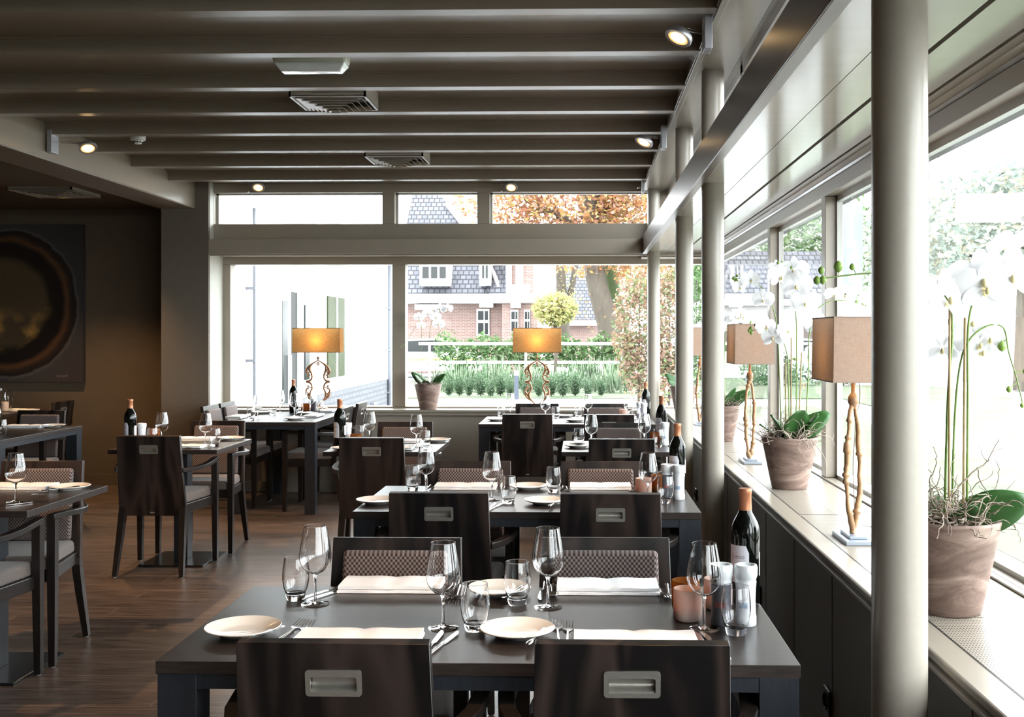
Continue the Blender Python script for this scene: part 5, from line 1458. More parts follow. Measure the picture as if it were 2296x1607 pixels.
# ------------------------------------------------------------------ painting
def painting_mat():
    m, nt, out = newmat('abstract_ring_painting')
    tc = N(nt, 'ShaderNodeTexCoord')
    nz = N(nt, 'ShaderNodeTexNoise'); nz.inputs['Scale'].default_value = 2.2; nz.inputs['Detail'].default_value = 9; nz.inputs['Roughness'].default_value = 0.65
    L(nt, tc.outputs['Object'], nz.inputs['Vector'])
    sc = N(nt, 'ShaderNodeVectorMath', operation='SCALE'); sc.inputs[3].default_value = 0.14
    sb = N(nt, 'ShaderNodeVectorMath', operation='SUBTRACT'); sb.inputs[1].default_value = (0.5, 0.5, 0.5)
    L(nt, nz.outputs['Color'], sb.inputs[0]); L(nt, sb.outputs[0], sc.inputs[0])
    ad = N(nt, 'ShaderNodeVectorMath', operation='ADD'); L(nt, tc.outputs['Object'], ad.inputs[0]); L(nt, sc.outputs[0], ad.inputs[1])
    sp = N(nt, 'ShaderNodeSeparateXYZ'); L(nt, ad.outputs[0], sp.inputs[0])
    cm = N(nt, 'ShaderNodeCombineXYZ'); L(nt, sp.outputs[0], cm.inputs[0]); L(nt, sp.outputs[2], cm.inputs[2])
    ln = N(nt, 'ShaderNodeVectorMath', operation='LENGTH'); L(nt, cm.outputs[0], ln.inputs[0])
    cr = N(nt, 'ShaderNodeValToRGB'); cr.color_ramp.interpolation = 'LINEAR'; e = cr.color_ramp.elements
    stops = [(0.0,(0.07,0.046,0.023)),(0.40,(0.08,0.052,0.026)),(0.47,(0.013,0.008,0.005)),(0.58,(0.010,0.006,0.005)),(0.63,(0.10,0.045,0.018)),(0.67,(0.030,0.017,0.011)),(0.715,(0.012,0.008,0.007)),(0.735,(0.085,0.075,0.068)),(0.76,(0.046,0.041,0.041)),(1.0,(0.038,0.030,0.031))]
    e[0].position = 0; e[0].color = rgb(*stops[0][1]); e[1].position = 1; e[1].color = rgb(*stops[-1][1])
    for pos, c in stops[1:-1]: q_ = e.new(pos); q_.color = rgb(*c)
    L(nt, ln.outputs['Value'], cr.inputs[0])
    n2 = N(nt, 'ShaderNodeTexNoise'); n2.inputs['Scale'].default_value = 3.1; n2.inputs['Detail'].default_value = 7; L(nt, tc.outputs['Object'], n2.inputs['Vector'])
    c2 = N(nt, 'ShaderNodeValToRGB'); c2.color_ramp.elements[0].position = 0.50; c2.color_ramp.elements[0].color = rgb(0,0,0); c2.color_ramp.elements[1].position = 0.66; c2.color_ramp.elements[1].color = rgb(1,1,1)
    L(nt, n2.outputs[0], c2.inputs[0])
    # warm flecks keep to the lower middle of the canvas
    mr = N(nt, 'ShaderNodeMapRange'); mr.inputs[1].default_value = -0.02; mr.inputs[2].default_value = -0.30; L(nt, sp.outputs[2], mr.inputs[0])
    mk = N(nt, 'ShaderNodeMath', operation='MULTIPLY'); L(nt, c2.outputs[0], mk.inputs[0]); L(nt, mr.outputs[0], mk.inputs[1])
    inr = N(nt, 'ShaderNodeMapRange'); inr.inputs[1].default_value = 0.50; inr.inputs[2].default_value = 0.40; L(nt, ln.outputs['Value'], inr.inputs[0])
    mk2 = N(nt, 'ShaderNodeMath', operation='MULTIPLY'); L(nt, mk.outputs[0], mk2.inputs[0]); L(nt, inr.outputs[0], mk2.inputs[1])
    mx = N(nt, 'ShaderNodeMix', data_type='RGBA'); mx.inputs[7].default_value = rgb(0.60, 0.30, 0.07); L(nt, mk2.outputs[0], mx.inputs[0]); L(nt, cr.outputs[0], mx.inputs[6])
    vo = N(nt, 'ShaderNodeTexVoronoi', feature='DISTANCE_TO_EDGE'); vo.inputs['Scale'].default_value = 7; L(nt, ad.outputs[0], vo.inputs['Vector'])
    vr = N(nt, 'ShaderNodeMapRange'); vr.inputs[1].default_value = 0.0; vr.inputs[2].default_value = 0.015; vr.inputs[3].default_value = 0.80; vr.inputs[4].default_value = 1.0; L(nt, vo.outputs['Distance'], vr.inputs[0])
    v = N(nt, 'ShaderNodeVectorMath', operation='SCALE'); L(nt, mx.outputs[2], v.inputs[0]); L(nt, vr.outputs[0], v.inputs[3])
    p = N(nt, 'ShaderNodeBsdfPrincipled'); p.inputs['Roughness'].default_value = 0.42; L(nt, v.outputs[0], p.inputs['Base Color'])
    b = N(nt, 'ShaderNodeBump'); b.inputs['Strength'].default_value = 0.3; b.inputs['Distance'].default_value = 0.006
    hb = N(nt, 'ShaderNodeMath', operation='ADD'); L(nt, nz.outputs[0], hb.inputs[0]); L(nt, vr.outputs[0], hb.inputs[1]); L(nt, hb.outputs[0], b.inputs['Height']); L(nt, b.outputs[0], p.inputs['Normal'])
    L(nt, p.outputs[0], out.inputs[0]); return m
a = atY(188, 503, 10.33); b = atY(188, 856, 10.33)
hz = (a.z-b.z)/2; cx = a.x-hz
t = thing('ring_painting', 'large dark abstract painting of a brown ring on the recess wall', 'painting', (cx, 10.33, (a.z+b.z)/2))
MB().box(-hz, hz, -0.02, 0.037, -hz, hz).build('canvas', painting_mat(), t, smooth=False)
bm = MB(); rnd = random.Random(2)
for k in range(9): # a few pale brush marks where the painter signed
    bx = hz-0.26+0.013*k; bm.box(bx, bx+0.006, -0.0212, -0.0200, -hz+0.045+rnd.uniform(0, 0.006), -hz+0.062+rnd.uniform(0, 0.008))
bm.build('signature', simple('signature_paint', (0.15,0.12,0.11), 0.6), t, smooth=False)
# ------------------------------------------------------------------ outside
ZG = -0.12
def K(Y): return Y/F
def gmat(name, c1, c2, c3, sc):
    m, nt, out = newmat(name)
    tc = N(nt, 'ShaderNodeTexCoord'); nz = N(nt, 'ShaderNodeTexNoise'); nz.inputs['Scale'].default_value = sc; nz.inputs['Detail'].default_value = 10; L(nt, tc.outputs['Object'], nz.inputs['Vector'])
    cr = N(nt, 'ShaderNodeValToRGB'); e = cr.color_ramp.elements; e[0].position = 0.35; e[0].color = rgb(*c1); e[1].position = 0.68; e[1].color = rgb(*c3); q_ = e.new(0.5); q_.color = rgb(*c2)
    L(nt, nz.outputs[0], cr.inputs[0]); p = N(nt, 'ShaderNodeBsdfPrincipled'); p.inputs['Roughness'].default_value = 0.9; L(nt, cr.outputs[0], p.inputs['Base Color']); L(nt, p.outputs[0], out.inputs[0]); return m
M['pave'] = gmat('pale_paving', (0.30,0.30,0.31), (0.34,0.34,0.35), (0.38,0.38,0.38), 1.5)
M['lawn'] = gmat('lawn_with_leaves', (0.046,0.066,0.030), (0.060,0.082,0.040), (0.080,0.084,0.056), 1.2)
M['road'] = gmat('asphalt_road', (0.24,0.24,0.25), (0.28,0.28,0.29), (0.31,0.31,0.31), 2)
def ground(name, lab, cat, x0, x1, y0, y1, z, mat):
    o = MB().box(x0, x1, y0, y1, z-0.05, z).build(name, mat, smooth=False); struct(o); return o
ground('ground', '', '', -60, 60, -40, 150, ZG-0.02, M['road'])
ground('terrace_paving', '', '', 1.35, 3.1, -8, 27, ZG, M['pave'])
ground('terrace_paving_rear', '', '', -3.6, 3.1, 10.6, 26.9, ZG-0.003, M['pave'])
tag(ground('lawn', '', '', -6, 8, 27.0, 40, ZG+0.01, M['lawn']), kind='structure')
ground('lawn_right', '', '', 3.1, 5.2, -8, 24, ZG+0.004, M['lawn'])
ground('path_right', '', '', 5.2, 6.6, -8, 24, ZG+0.002, M['pave'])
ground('lawn_far_right', '', '', 6.6, 11, -8, 34, ZG+0.006, M['lawn'])

def brick_mat(name, c1, c2, mortar, w=0.22, h=0.065, axis='x', ms=0.012):
    m, nt, out = newmat(name)
    tc = N(nt, 'ShaderNodeTexCoord'); sp = N(nt, 'ShaderNodeSeparateXYZ'); L(nt, tc.outputs['Object'], sp.inputs[0])
    cm = N(nt, 'ShaderNodeCombineXYZ'); L(nt, sp.outputs[0 if axis == 'x' else 1], cm.inputs[0]); L(nt, sp.outputs[2], cm.inputs[1])
    bk = N(nt, 'ShaderNodeTexBrick'); bk.inputs['Scale'].default_value = 1; bk.inputs['Brick Width'].default_value = w; bk.inputs['Row Height'].default_value = h; bk.inputs['Mortar Size'].default_value = ms
    bk.inputs['Color1'].default_value = rgb(*c1); bk.inputs['Color2'].default_value = rgb(*c2); bk.inputs['Mortar'].default_value = rgb(*mortar); L(nt, cm.outputs[0], bk.inputs['Vector'])
    p = N(nt, 'ShaderNodeBsdfPrincipled'); p.inputs['Roughness'].default_value = 0.85; L(nt, bk.outputs['Color'], p.inputs['Base Color'])
    L(nt, p.outputs[0], out.inputs[0]); return m
M['brick'] = brick_mat('red_brick', (0.15,0.082,0.068), (0.20,0.115,0.096), (0.24,0.20,0.185))
M['wbrick'] = brick_mat('white_painted_brick', (0.70,0.72,0.74), (0.74,0.76,0.78), (0.60,0.62,0.64), axis='y')
M['gbrick'] = brick_mat('grey_painted_brick', (0.080,0.083,0.092), (0.092,0.096,0.104), (0.055,0.058,0.066), axis='y', w=0.26, h=0.085, ms=0.014)
M['tile'] = brick_mat('grey_roof_tiles', (0.065,0.066,0.078), (0.10,0.10,0.118), (0.022,0.022,0.028), 0.24, 0.20, ms=0.026)
M['trimw'] = simple('white_painted_timber', (0.75, 0.75, 0.75), 0.5)
M['winglass'] = simple('dark_outside_glass', (0.012, 0.014, 0.014), 0.12, spec=0.25)
M['zinc'] = simple('zinc_pipe', (0.14, 0.145, 0.165), 0.4)
# white annexe on the left
t = thing('annexe_building', 'white painted brick annexe with a half-open door, outside the left rear window', 'building', (-3.7, 15.4, ZG))
def part(name, mat, b, par=None, bevel=0): return MB().box(*b).build(name, mat, par if par is not None else t, smooth=False, bevel=bevel)
part('wall', M['wbrick'], (-5.0, 0, -4.75, 4.85, 0, 3.05))
part('plinth', M['gbrick'], (0, 0.035, -1.5, 4.87, 0, 0.76))
part('roof_edge', M['trimw'], (-5.1, 0.25, -4.8, 4.95, 3.05, 3.2))
d_ = part('door', M['trimw'], (0, 0.04, 12.75-15.4, 13.32-15.4, 0, 2.17))
part('door_glass', M['winglass'], (0.04, 0.046, 12.92-15.4, 13.17-15.4, 0.25, 2.02), d_)
part('door_pull', M['trimw'], (0.05, 0.09, 13.14-15.4, 13.17-15.4, 0.75, 1.35), d_)
part('doorway_shade_sheet', simple('painted_doorway_shade', (0.010,0.010,0.009), 0.7), (0, 0.012, 13.34-15.4, 13.72-15.4, 0, 2.15))  # dark sheet stands in for the shade inside the open door
part('door_frame', M['trimw'], (0, 0.05, 13.72-15.4, 13.83-15.4, 0, 2.2))
w = part('window', simple('painted_hedge_reflection', (0.028,0.036,0.014), 0.35, noise=1.0, nscale=12, dark=0.2, spec=0.15), (0, 0.02, 15.37-15.4, 16.46-15.4, 0.97, 2.17))  # green noise stands in for the hedge reflected in the glass
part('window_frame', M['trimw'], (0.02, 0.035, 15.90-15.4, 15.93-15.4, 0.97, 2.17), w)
part('window', M['winglass'], (0, 0.02, 14.1-15.4, 14.33-15.4, 1.0, 2.0))
for Y, r, z1 in ((20.05, 0.055, 3.0), (11.66, 0.018, 3.0)):
    bm = MB(); bm.tube([(0.09, Y-15.4, 0), (0.09, Y-15.4, z1)], r, 12)
    for z in (0.5, 1.3, 2.1): bm.box(0.0, 0.10, Y-15.4-r-0.008, Y-15.4+r+0.008, z, z+0.03)
    bm.build('downpipe', M['zinc'], t)
part('wall_lamp', M['zinc'], (0.035, 0.10, 19.3-15.4-0.9, 19.3-15.4-0.7, 0.28, 0.42))

# brick house behind the garden
Yh = 45.0; k = K(Yh)
def hx_(px): return (px-1303)*k
def hz_(py): return EYE+(752-py)*k
t = thing('brick_house', 'red brick house with a steep grey tiled roof and white dormers behind the garden', 'house', (hx_(1060), Yh, ZG))
ox, oz = hx_(1060), ZG
def P(px, py, y=0.0): return (hx_(px)-ox, y, hz_(py)-oz)
def face(name, mat, px0, px1, py0, py1, y0, y1, par=None):
    a = P(px0, py1); b = P(px1, py0); return MB().box(a[0], b[0], y0, y1, a[2], b[2]).build(name, mat, par if par is not None else t, smooth=False)
MB().box(hx_(880)-ox, hx_(1150)-ox, 0.3, 6, 0, 3.3).build('wall', M['brick'], t, smooth=False)
MB().box(hx_(1128)-ox, hx_(1172)-ox, -0.6, 6, 0, 3.3).build('bay_wall', M['brick'], t, smooth=False)
bm = MB(); poly = [(880,664),(1132,668),(1105,610),(1075,560),(1040,508),(985,440),(950,395),(900,395),(890,500)]
vs = [P(a, b, (668-b)*0.012) for a, b in poly]; vs += [(x_, y_+0.3, z_) for x_, y_, z_ in vs]; n = len(poly)
bm.add(vs, [tuple(range(n)), tuple(range(2*n-1, n-1, -1))]+[(i, (i+1)%n, n+(i+1)%n, n+i) for i in range(n)]); bm.build('roof', M['tile'], t, smooth=False)
bm = MB(); bm.add([P(1105,668,-0.7),P(1140,668,-0.7),P(1136,590,0.3),P(1103,560,1.6),P(1090,560,1.6),P(1075,620,0.6)], [(0,1,2,3,4,5)]); bm.build('side_roof', M['tile'], t, smooth=False)
bm = MB(); pts = [P(1128,668,-0.3),P(1105,612,0.4),P(1075,562,1.0),P(1040,510,1.7),P(985,442,2.6)]; bm.tube(pts, 0.10, 6); bm.build('hip_ridge', simple('pale_ridge_tiles', (0.28,0.25,0.25), 0.8), t)
face('gutter', M['trimw'], 880, 1205, 660, 680, -0.9, 0.3)
for (a, b, c, d) in ((944, 1009, 585, 641), (1077, 1101, 570, 641)):
    f_ = face('dormer', M['trimw'], a, b, c, d, -0.5, 1.2)
    for kk in range(3 if a < 1000 else 2):
        s0 = a+6+kk*((b-a-8)/(3 if a < 1000 else 2)); face('dormer_pane', M['winglass'], s0, s0+((b-a)/3-7 if a < 1000 else 5), c+14, d-16, -0.52, -0.49, f_)
face('gable_wall', M['brick'], 1143, 1196, 520, 660, -0.2, 5)
face('bargeboard', M['trimw'], 1136, 1148, 530, 660, -0.5, -0.2)
face('balcony', M['trimw'], 1141, 1190, 640, 659, -1.05, -0.95)
face('gable_window', M['trimw'], 1157, 1174, 580, 640, -0.3, -0.19)
for (a, b, c, d, yy) in ((1067, 1096, 692, 752, 0.24), (1147, 1164, 695, 745, -0.66), (1177, 1190, 695, 745, -0.66)):
    f_ = face('window', M['trimw'], a, b, c, d, yy-0.05, yy)
    for (u0, u1, v0, v1) in ((0.12, 0.55, 0.08, 0.42), (0.65, 0.9, 0.08, 0.42), (0.12, 0.55, 0.52, 0.95), (0.65, 0.9, 0.52, 0.95)):
        face('pane', M['winglass'], a+(b-a)*u0, a+(b-a)*u1, c+(d-c)*v0, c+(d-c)*v1, yy-0.07, yy-0.05, f_)
face('awning_box', M['trimw'], 1075, 1106, 680, 689, -0.2, 0.3); face('awning_box', M['trimw'], 1148, 1170, 681, 691, -0.9, -0.6); face('awning_box', M['trimw'], 930, 987, 682, 694, -0.2, 0.3)
MB().box(hx_(1172)-ox, hx_(1206)-ox, -0.6, 5, 0, 3.3).build('bay_wall', M['brick'], t, smooth=False)
# second house
Y2 = 60.0
t = thing('tiled_roof_house', 'low house with a steep grey roof half hidden by the tree trunk', 'house', ((1310-1303)*K(Y2), Y2, ZG))
kk = K(Y2)
MB().box((1235-1310)*kk, (1345-1310)*kk, 0.5, 6, 0, EYE+(752-712)*kk-ZG).build('wall', M['brick'], t, smooth=False)
bm = MB(); e0 = EYE+(752-716)*kk-ZG; e1 = EYE+(752-585)*kk-ZG
bm.add([((1235-1310)*kk,0,e0),((1342-1310)*kk,0,e0),((1318-1310)*kk,3,e1),((1250-1310)*kk,3,e1)], [(0,1,2,3)]); bm.build('roof', M['tile'], t, smooth=False)
MB().box((1235-1310)*kk, (1344-1310)*kk, -0.2, 0.1, e0-0.35, e0-0.05).build('gutter', M['trimw'], t, smooth=False)
# house to the right, seen through the side windows
t = thing('side_house', 'house with a grey tiled roof and white gutter seen through the side windows', 'house', (7.4, 40.0, ZG))
bm = MB(); bm.add([(-2.9,0,2.95),(2.4,0,2.95),(2.2,3,5.0),(-2.3,3,5.0)], [(0,1,2,3)]); bm.build('roof', M['tile'], t, smooth=False)
MB().box(-2.7, 2.2, 0.3, 5, 0, 2.95).build('wall', simple('white_render', (0.55,0.55,0.56), 0.8), t, smooth=False)
MB().box(-2.9, 2.4, -0.15, 0.1, 2.72, 2.95).build('gutter', M['trimw'], t, smooth=False)
for xw in (-2.0, -0.6, 1.0): MB().box(xw, xw+0.7, 0.27, 0.3, 1.0, 2.2).build('window', M['winglass'], t, smooth=False)

# plants
def leafmat(name, cols, tr=0.35):
    m, nt, out = newmat(name)
    geo = N(nt, 'ShaderNodeNewGeometry')
    cr = N(nt, 'ShaderNodeValToRGB'); cr.color_ramp.interpolation = 'CONSTANT'; e = cr.color_ramp.elements
    e[0].position = 0; e[0].color = rgb(*cols[0]); e[1].position = 1/len(cols); e[1].color = rgb(*cols[1])
    for i in range(2, len(cols)): q_ = e.new(i/len(cols)); q_.color = rgb(*cols[i])
    L(nt, geo.outputs['Random Per Island'], cr.inputs[0])
    d = N(nt, 'ShaderNodeBsdfDiffuse'); t_ = N(nt, 'ShaderNodeBsdfTranslucent'); L(nt, cr.outputs[0], d.inputs[0]); L(nt, cr.outputs[0], t_.inputs[0])
    mx = N(nt, 'ShaderNodeMixShader'); mx.inputs[0].default_value = tr; L(nt, d.outputs[0], mx.inputs[1]); L(nt, t_.outputs[0], mx.inputs[2]); L(nt, mx.outputs[0], out.inputs[0]); return m
M['yew'] = leafmat('yew_green', [(0.03,0.06,0.03),(0.055,0.10,0.05),(0.09,0.14,0.08),(0.14,0.18,0.13)])
M['grassy'] = leafmat('grassy_green', [(0.05,0.09,0.045),(0.11,0.165,0.10),(0.20,0.25,0.17),(0.30,0.33,0.26)])
M['laurel'] = leafmat('laurel_green', [(0.06,0.11,0.045),(0.10,0.17,0.07),(0.18,0.24,0.13)])
M['lime'] = leafmat('yellow_green_leaves', [(0.34,0.34,0.13),(0.40,0.38,0.18),(0.29,0.32,0.14),(0.42,0.35,0.18)])
M['maple'] = leafmat('orange_autumn_leaves', [(0.34,0.16,0.075),(0.38,0.22,0.10),(0.40,0.29,0.12),(0.26,0.12,0.08),(0.40,0.28,0.22)], 0.5)
M['copper'] = leafmat('copper_beech_leaves', [(0.22,0.125,0.09),(0.30,0.19,0.14),(0.20,0.165,0.09),(0.34,0.27,0.22),(0.14,0.19,0.09)])
M['pale'] = leafmat('haze_lightened_leaves', [(0.26,0.31,0.28),(0.33,0.37,0.33),(0.38,0.41,0.36),(0.42,0.39,0.31)])  # leaf colours lightened to stand in for glare and haze
M['bark'] = simple('pale_bark', (0.062, 0.050, 0.038), 0.9, noise=0.9, nscale=6, stretch=(2,2,0.4), dark=0.6)
M['mossbark'] = simple('mossy_bark', (0.045, 0.068, 0.024), 0.9, noise=0.9, nscale=5, stretch=(2,2,0.5), dark=0.6)
def leaves(mb, rnd, c, rad, n, size, shell=0.5, mi=0):
    c = Vector(c)
    for _ in range(n):
        v = Vector((rnd.gauss(0,1), rnd.gauss(0,1), rnd.gauss(0,1))).normalized()*(shell+(1-shell)*rnd.random())
        p = c + Vector((v.x*rad[0], v.y*rad[1], v.z*rad[2]))
        a = Vector((rnd.gauss(0,1), rnd.gauss(0,1), rnd.gauss(0,0.7))).normalized(); b = a.cross(Vector((rnd.gauss(0,1), rnd.gauss(0,1), rnd.gauss(0,1)))).normalized()
        s = size*rnd.uniform(0.6, 1.3)
        mb.add([p-a*s, p+b*s*0.5, p+a*s, p-b*s*0.5], [(0,1,2,3)], mi)
def tree(name, label, cat, loc, mat, blobs, trunk, seed, group=None, bark='bark'):
    t = thing(name, label, cat, loc, 0, group)
    rnd = random.Random(seed); bm = MB()
    for c, rad, n, s in blobs: leaves(bm, rnd, c, rad, n, s)
    bm.build('foliage', M[mat], t, smooth=False)
    if trunk:
        bm = MB()
        for pts, rr in trunk: bm.tube(smoothpath(pts, 4), [rr[0]+(rr[1]-rr[0])*i/((len(pts)-1)*4) for i in range((len(pts)-1)*4+1)], 9)
        bm.build('trunk', M[bark], t, angle=70)
    return t
# low yews in a row along the paving (one built, the rest copied)
def make_yew():
    t = thing('yew_shrub', None, 'shrub'); rnd = random.Random(9); bm = MB()
    for k in range(90):
        a = rnd.uniform(0, 2*PI); tl = rnd.uniform(0.05, 0.55); ln = rnd.uniform(0.3, 0.62); d = Vector((math.cos(a)*math.sin(tl), math.sin(a)*math.sin(tl), math.cos(tl)))
        for j in range(9):
            u = 0.15+0.85*j/9; p = d*ln*u; s = 0.055*(1.1-0.5*u)
            v = Vector((rnd.gauss(0,1), rnd.gauss(0,1), rnd.gauss(0.6,0.6))).normalized(); w = v.cross(Vector((rnd.gauss(0,1), rnd.gauss(0,1), 0.2))).normalized()
            bm.add([p, p+v*s+w*0.010, p+v*s*1.6, p+v*s-w*0.010], [(0,1,2,3)])
    bm.build('foliage', M['yew'], t, smooth=False)
    MB().tube([(0,0,0),(0,0,0.3)], 0.015, 6).build('stem', M['bark'], t)
    return t
rnd = random.Random(77)
row = [1006, 1030, 1052, 1078, 1100, 1122, 1144, 1180, 1208, 1236, 1262, 1290, 1318, 1348]
for i, px in enumerate(row):
    p = atY(px, 885, 27.6+rnd.uniform(-0.2, 0.3))
    place('yew', make_yew, (p.x, p.y, ZG), rnd.uniform(0, 6), 'low yew shrub in the front row of the garden border', 'row of low yews along the paving', rnd.uniform(0.85, 1.2))
def make_grass():
    t = thing('feathery_shrub', None, 'shrub'); rnd = random.Random(19); bm = MB()
    for k in range(230):
        a = rnd.uniform(0, 2*PI); r = 0.28*math.sqrt(rnd.random()); p = Vector((r*math.cos(a), r*math.sin(a), 0)); tl = rnd.uniform(0, 0.4)
        d = Vector((math.cos(a)*math.sin(tl), math.sin(a)*math.sin(tl), math.cos(tl))); ln = rnd.uniform(0.6, 1.15); w = Vector((-math.sin(a+1), math.cos(a+1), 0))*0.02
        z0 = rnd.uniform(0, 0.6)*ln; bm.add([p+d*z0-w, p+d*z0+w, p+d*(z0+0.35)], [(0,1,2)])
    bm.build('foliage', M['grassy'], t, smooth=False); return t
for i in range(24):
    px = 1000 + (i % 12)*35 + rnd.uniform(-12, 12); Y = 29.6 + 3.0*(i//12) + rnd.uniform(-0.5, 0.5); p = atY(px, 860, Y)
    place('grassy', make_grass, (p.x, p.y, ZG), rnd.uniform(0, 6), 'feathery grey-green shrub behind the low yews', 'feathery shrubs in the garden border', rnd.choice([0.65, 0.8, 0.95, 1.1]))
# laurel hedge
t = thing('laurel_hedge', 'bright green laurel hedge behind the white fence in front of the brick house', 'hedge', ((1200-1303)*K(37), 37, ZG))
rr_ = random.Random(5); bm = MB()
for i in range(16):
    leaves(bm, rr_, ((i-7.5)*0.42, rr_.uniform(-0.2, 0.2), 0.95+rr_.uniform(-0.1, 0.25)), (0.42, 0.4, 0.65), 330, 0.085)
bm.build('foliage', M['laurel'], t, smooth=False)
# white fence
t = thing('rail_fence', 'white rail fence through the shrubs of the garden', 'fence', ((1190-1303)*K(34), 34, ZG))
for y_ in (770, 812):
    z_ = EYE+(752-y_)*K(34)-ZG; MB().box(-3.6, 3.4, -0.03, 0.03, z_-0.045, z_+0.045).build('rail', M['trimw'], t, smooth=False)
for i in range(3): MB().box(-3.3+i*3.1, -3.23+i*3.1, 0.03, 0.10, 0, 1.30).build('post', M['trimw'], t, smooth=False)
t = thing('bollard', 'grey path bollard with a pale top at the garden edge', 'bollard', (atY(1158, 880, 26.5).x, 26.5, ZG))
MB().box(-0.055, 0.055, -0.055, 0.055, 0, 0.60).build('post', simple('bollard_grey', (0.042,0.050,0.070), 0.5), t, smooth=False); MB().box(-0.056, 0.056, -0.056, 0.056, 0.60, 0.72).build('light_head', simple('bollard_top', (0.42,0.44,0.48), 0.4), t, smooth=False)
# ball-clipped tree
p = atY(1244, 692, 33)
tree('ball_tree', 'yellow-green ball-shaped tree above the right scroll lamp', 'tree', (p.x, 33, ZG), 'lime', [((0,0,p.z-ZG),(0.74,0.7,0.56),2600,0.075),((0,0,p.z-ZG),(0.5,0.5,0.4),600,0.08)], [([(0,0,0),(0.03,0,1.0),(0,0,p.z-ZG)],(0.06,0.05))], 6)
# big autumn tree
Yt = 38.0
def tp(px, py, dy=0.0): v = atY(px, py, Yt+dy); return (v.x-atY(1360,800,Yt).x, dy, v.z-ZG)
x0 = atY(1360, 800, Yt).x
tree('autumn_tree', 'large tree with leaning trunk and orange autumn leaves across the clerestory', 'tree', (x0, Yt, ZG), 'maple',
     [(tp(1290,425), (3.2,1.6,1.9), 5200, 0.11), (tp(1420,470), (1.6,1.4,1.7), 3000, 0.10), (tp(1440,600), (1.1,1.2,1.0), 1200, 0.09), (tp(1310,600), (1.2,1.0,0.35), 220, 0.09), (tp(1060,440), (0.8,1,1.0), 260, 0.11), (tp(1150,450), (1.6,1,1.2), 900, 0.10), (tp(1345,700), (1.0,0.8,0.9), 60, 0.07)],
     [([tp(1384,905), tp(1376,800), tp(1362,720), tp(1340,640), tp(1330,560), tp(1325,470), tp(1330,380)], (0.45,0.30)), ([tp(1334,600), tp(1285,515), tp(1262,488), tp(1215,468), tp(1170,440)], (0.22,0.08)), ([tp(1330,500), tp(1380,440), tp(1410,380)], (0.16,0.08)), ([tp(1300,520), tp(1250,470), tp(1235,455)], (0.10,0.05))], 8)
p = atY(1392, 850, 40)
tree('mossy_trunk_tree', 'mossy green trunk just right of the big leaning one', 'tree', (p.x, 40, ZG), 'maple', [((0.2,0,8.2),(1.6,1.2,1.4),700,0.1)], [([(0.1,0,0),(-0.1,0,2.0),(-0.45,0,4.2),(-0.2,0,6.5),(0.2,0,8.5)],(0.42,0.22))], 18, bark='mossbark')
p = atY(1262, 700, 54)
tree('pale_trunk_tree', 'pale forked tree behind the yellow ball-shaped tree', 'tree', (p.x, 54, ZG), 'lime', [((0,0,5.4),(1.3,0.8,1.6),380,0.09),((0.1,0,3.6),(0.9,0.8,0.7),160,0.08)], [([(0,0,0),(0.05,0,2.5),(-0.1,0,4.5),(-0.2,0,7)],(0.36,0.2)), ([(0.05,0,2.5),(0.5,0,4.2),(0.8,0,6.5)],(0.2,0.12))], 28)
# copper beech and neighbours by the columns
for (px, Y, top, wd, mat, n, nm, lab) in ((1432, 25, 600, 62, 'copper', 3200, 'beech_shrub', 'coppery brown beech shrub left of the thin far column'), (1500, 23, 585, 45, 'copper', 2200, 'beech_shrub', 'coppery beech shrub between the two far columns'),
                                           (1560, 27, 560, 40, 'laurel', 1800, 'tall_shrub', 'tall green shrub in the gap before the second column')):
    v = atY(px, top, Y); h = v.z-ZG; w_ = wd*K(Y)
    tree(nm, lab, 'shrub', (v.x, Y, ZG), mat, [((0,0,h*0.55),(w_,w_*0.8,h*0.48),n,0.06),((w_*0.1,0,h*0.3),(w_*0.9,w_*0.7,h*0.3),n//3,0.06)], [([(0,0,0),(0.02,0,h*0.8)],(0.03,0.01))], px)
# distant trees to the right
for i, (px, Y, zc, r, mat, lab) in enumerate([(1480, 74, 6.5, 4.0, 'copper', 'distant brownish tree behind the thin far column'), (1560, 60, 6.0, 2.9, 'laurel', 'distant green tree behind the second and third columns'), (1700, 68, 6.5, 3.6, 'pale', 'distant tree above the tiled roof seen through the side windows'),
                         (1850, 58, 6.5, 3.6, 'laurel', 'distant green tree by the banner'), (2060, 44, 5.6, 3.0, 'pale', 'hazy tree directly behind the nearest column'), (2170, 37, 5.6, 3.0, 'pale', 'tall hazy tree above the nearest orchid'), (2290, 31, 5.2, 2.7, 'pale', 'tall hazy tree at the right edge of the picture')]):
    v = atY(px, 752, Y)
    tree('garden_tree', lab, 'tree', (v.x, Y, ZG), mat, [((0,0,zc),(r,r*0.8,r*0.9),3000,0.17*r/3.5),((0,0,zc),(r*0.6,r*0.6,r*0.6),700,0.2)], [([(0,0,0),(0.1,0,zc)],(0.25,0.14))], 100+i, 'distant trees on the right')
tree('side_hedge', 'low green hedge with fallen leaves outside the side windows', 'hedge', (7.6, 34.0, ZG), 'yew', [((-1.5,0,0.5),(1.1,0.5,0.6),900,0.09),((0.5,0,0.5),(1.1,0.5,0.6),900,0.09),((2.3,0,0.5),(1.1,0.5,0.6),900,0.09)], None, 55)
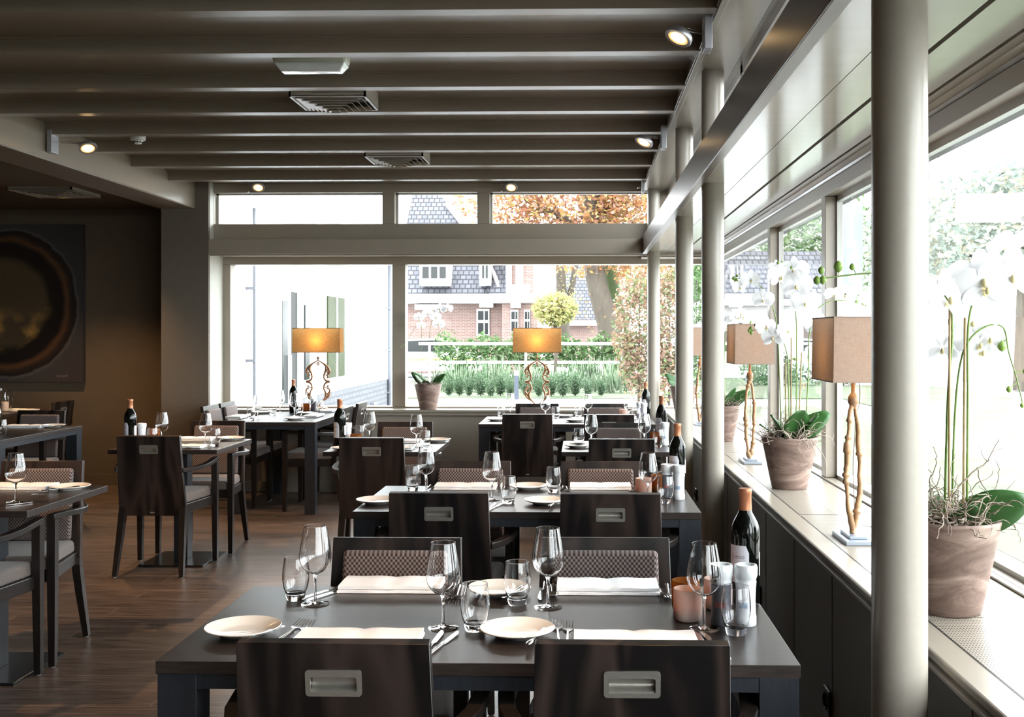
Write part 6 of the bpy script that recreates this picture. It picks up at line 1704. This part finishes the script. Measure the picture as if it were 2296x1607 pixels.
# banner
Yb = 38.0
bx = atY(1915, 600, Yb)
t = thing('hotel_banner', 'pale blue flag banner with white letters running down, beside the nearest column', 'banner', (bx.x, Yb, ZG))
kz = K(Yb); zt = EYE+(752-455)*kz-ZG; zb_ = EYE+(752-655)*kz-ZG
MB().box(-0.36, 0.30, -0.015, 0.015, zb_, zt).build('cloth', simple('pale_blue_cloth', (0.20,0.24,0.31), 0.8), t, smooth=False)
MB().tube([(-0.40,0,0),(-0.40,0,zt+0.2)], 0.03, 8).build('pole', M['trimw'], t)
M['bannerink'] = simple('banner_white', (0.62, 0.62, 0.64), 0.8)
v_, f_ = text_mesh('HOTEL', 0.26, 'LEFT'); MB().add([(-0.12+y_, -0.017, EYE+(752-566)*kz-ZG-x_*1.35) for x_, y_, z_ in v_], f_).build('lettering', M['bannerink'], t, smooth=False)
v_, f_ = text_mesh('ER', 0.26, 'RIGHT'); MB().add([(-0.12+y_, -0.017, EYE+(752-533)*kz-ZG-x_*1.35) for x_, y_, z_ in v_], f_).build('lettering', M['bannerink'], t, smooth=False)
bm = MB(); bm.lathe([(0,0),(0.16,0),(0.16,0.004),(0,0.004)], 24, (-0.12,-0.02,EYE+(752-547)*kz-ZG), 0, Matrix.Rotation(PI/2, 3, 'X')); bm.build('round_emblem', M['bannerink'], t, smooth=False)
# parked vehicle glimpsed between annexe and house
t = thing('parked_car', 'white parked car with yellow stripe glimpsed behind the rear orchid', 'car', ((968-1303)*K(41), 41, ZG))
bm = MB(); prof = [(-1.9,0.25),(-1.95,0.75),(-1.5,0.95),(-1.05,1.45),(0.5,1.5),(1.1,1.0),(1.8,0.85),(1.95,0.5),(1.9,0.25)]
bm.prism(prof, -0.8, 0.8, 'y'); bm.build('body', M['trimw'], t, smooth=False, bevel=0.04)
bm = MB(); bm.prism([(-1.35,0.98),(-1.0,1.38),(0.45,1.42),(0.95,0.98)], -0.81, -0.80, 'y'); bm.build('side_windows', M['winglass'], t, smooth=False)
MB().box(-1.9, 1.9, -0.815, -0.80, 0.62, 0.74).build('stripe', simple('yellow_stripe', (0.55,0.48,0.10), 0.5), t, smooth=False)
for xw in (-1.2, 1.2):
    bm = MB(); bm.lathe([(0,-0.09),(0.3,-0.09),(0.3,0.09),(0,0.09)], 20, (xw,-0.75,0.3), 0, Matrix.Rotation(PI/2, 3, 'X')); bm.build('wheel', M['black'], t, smooth=False)
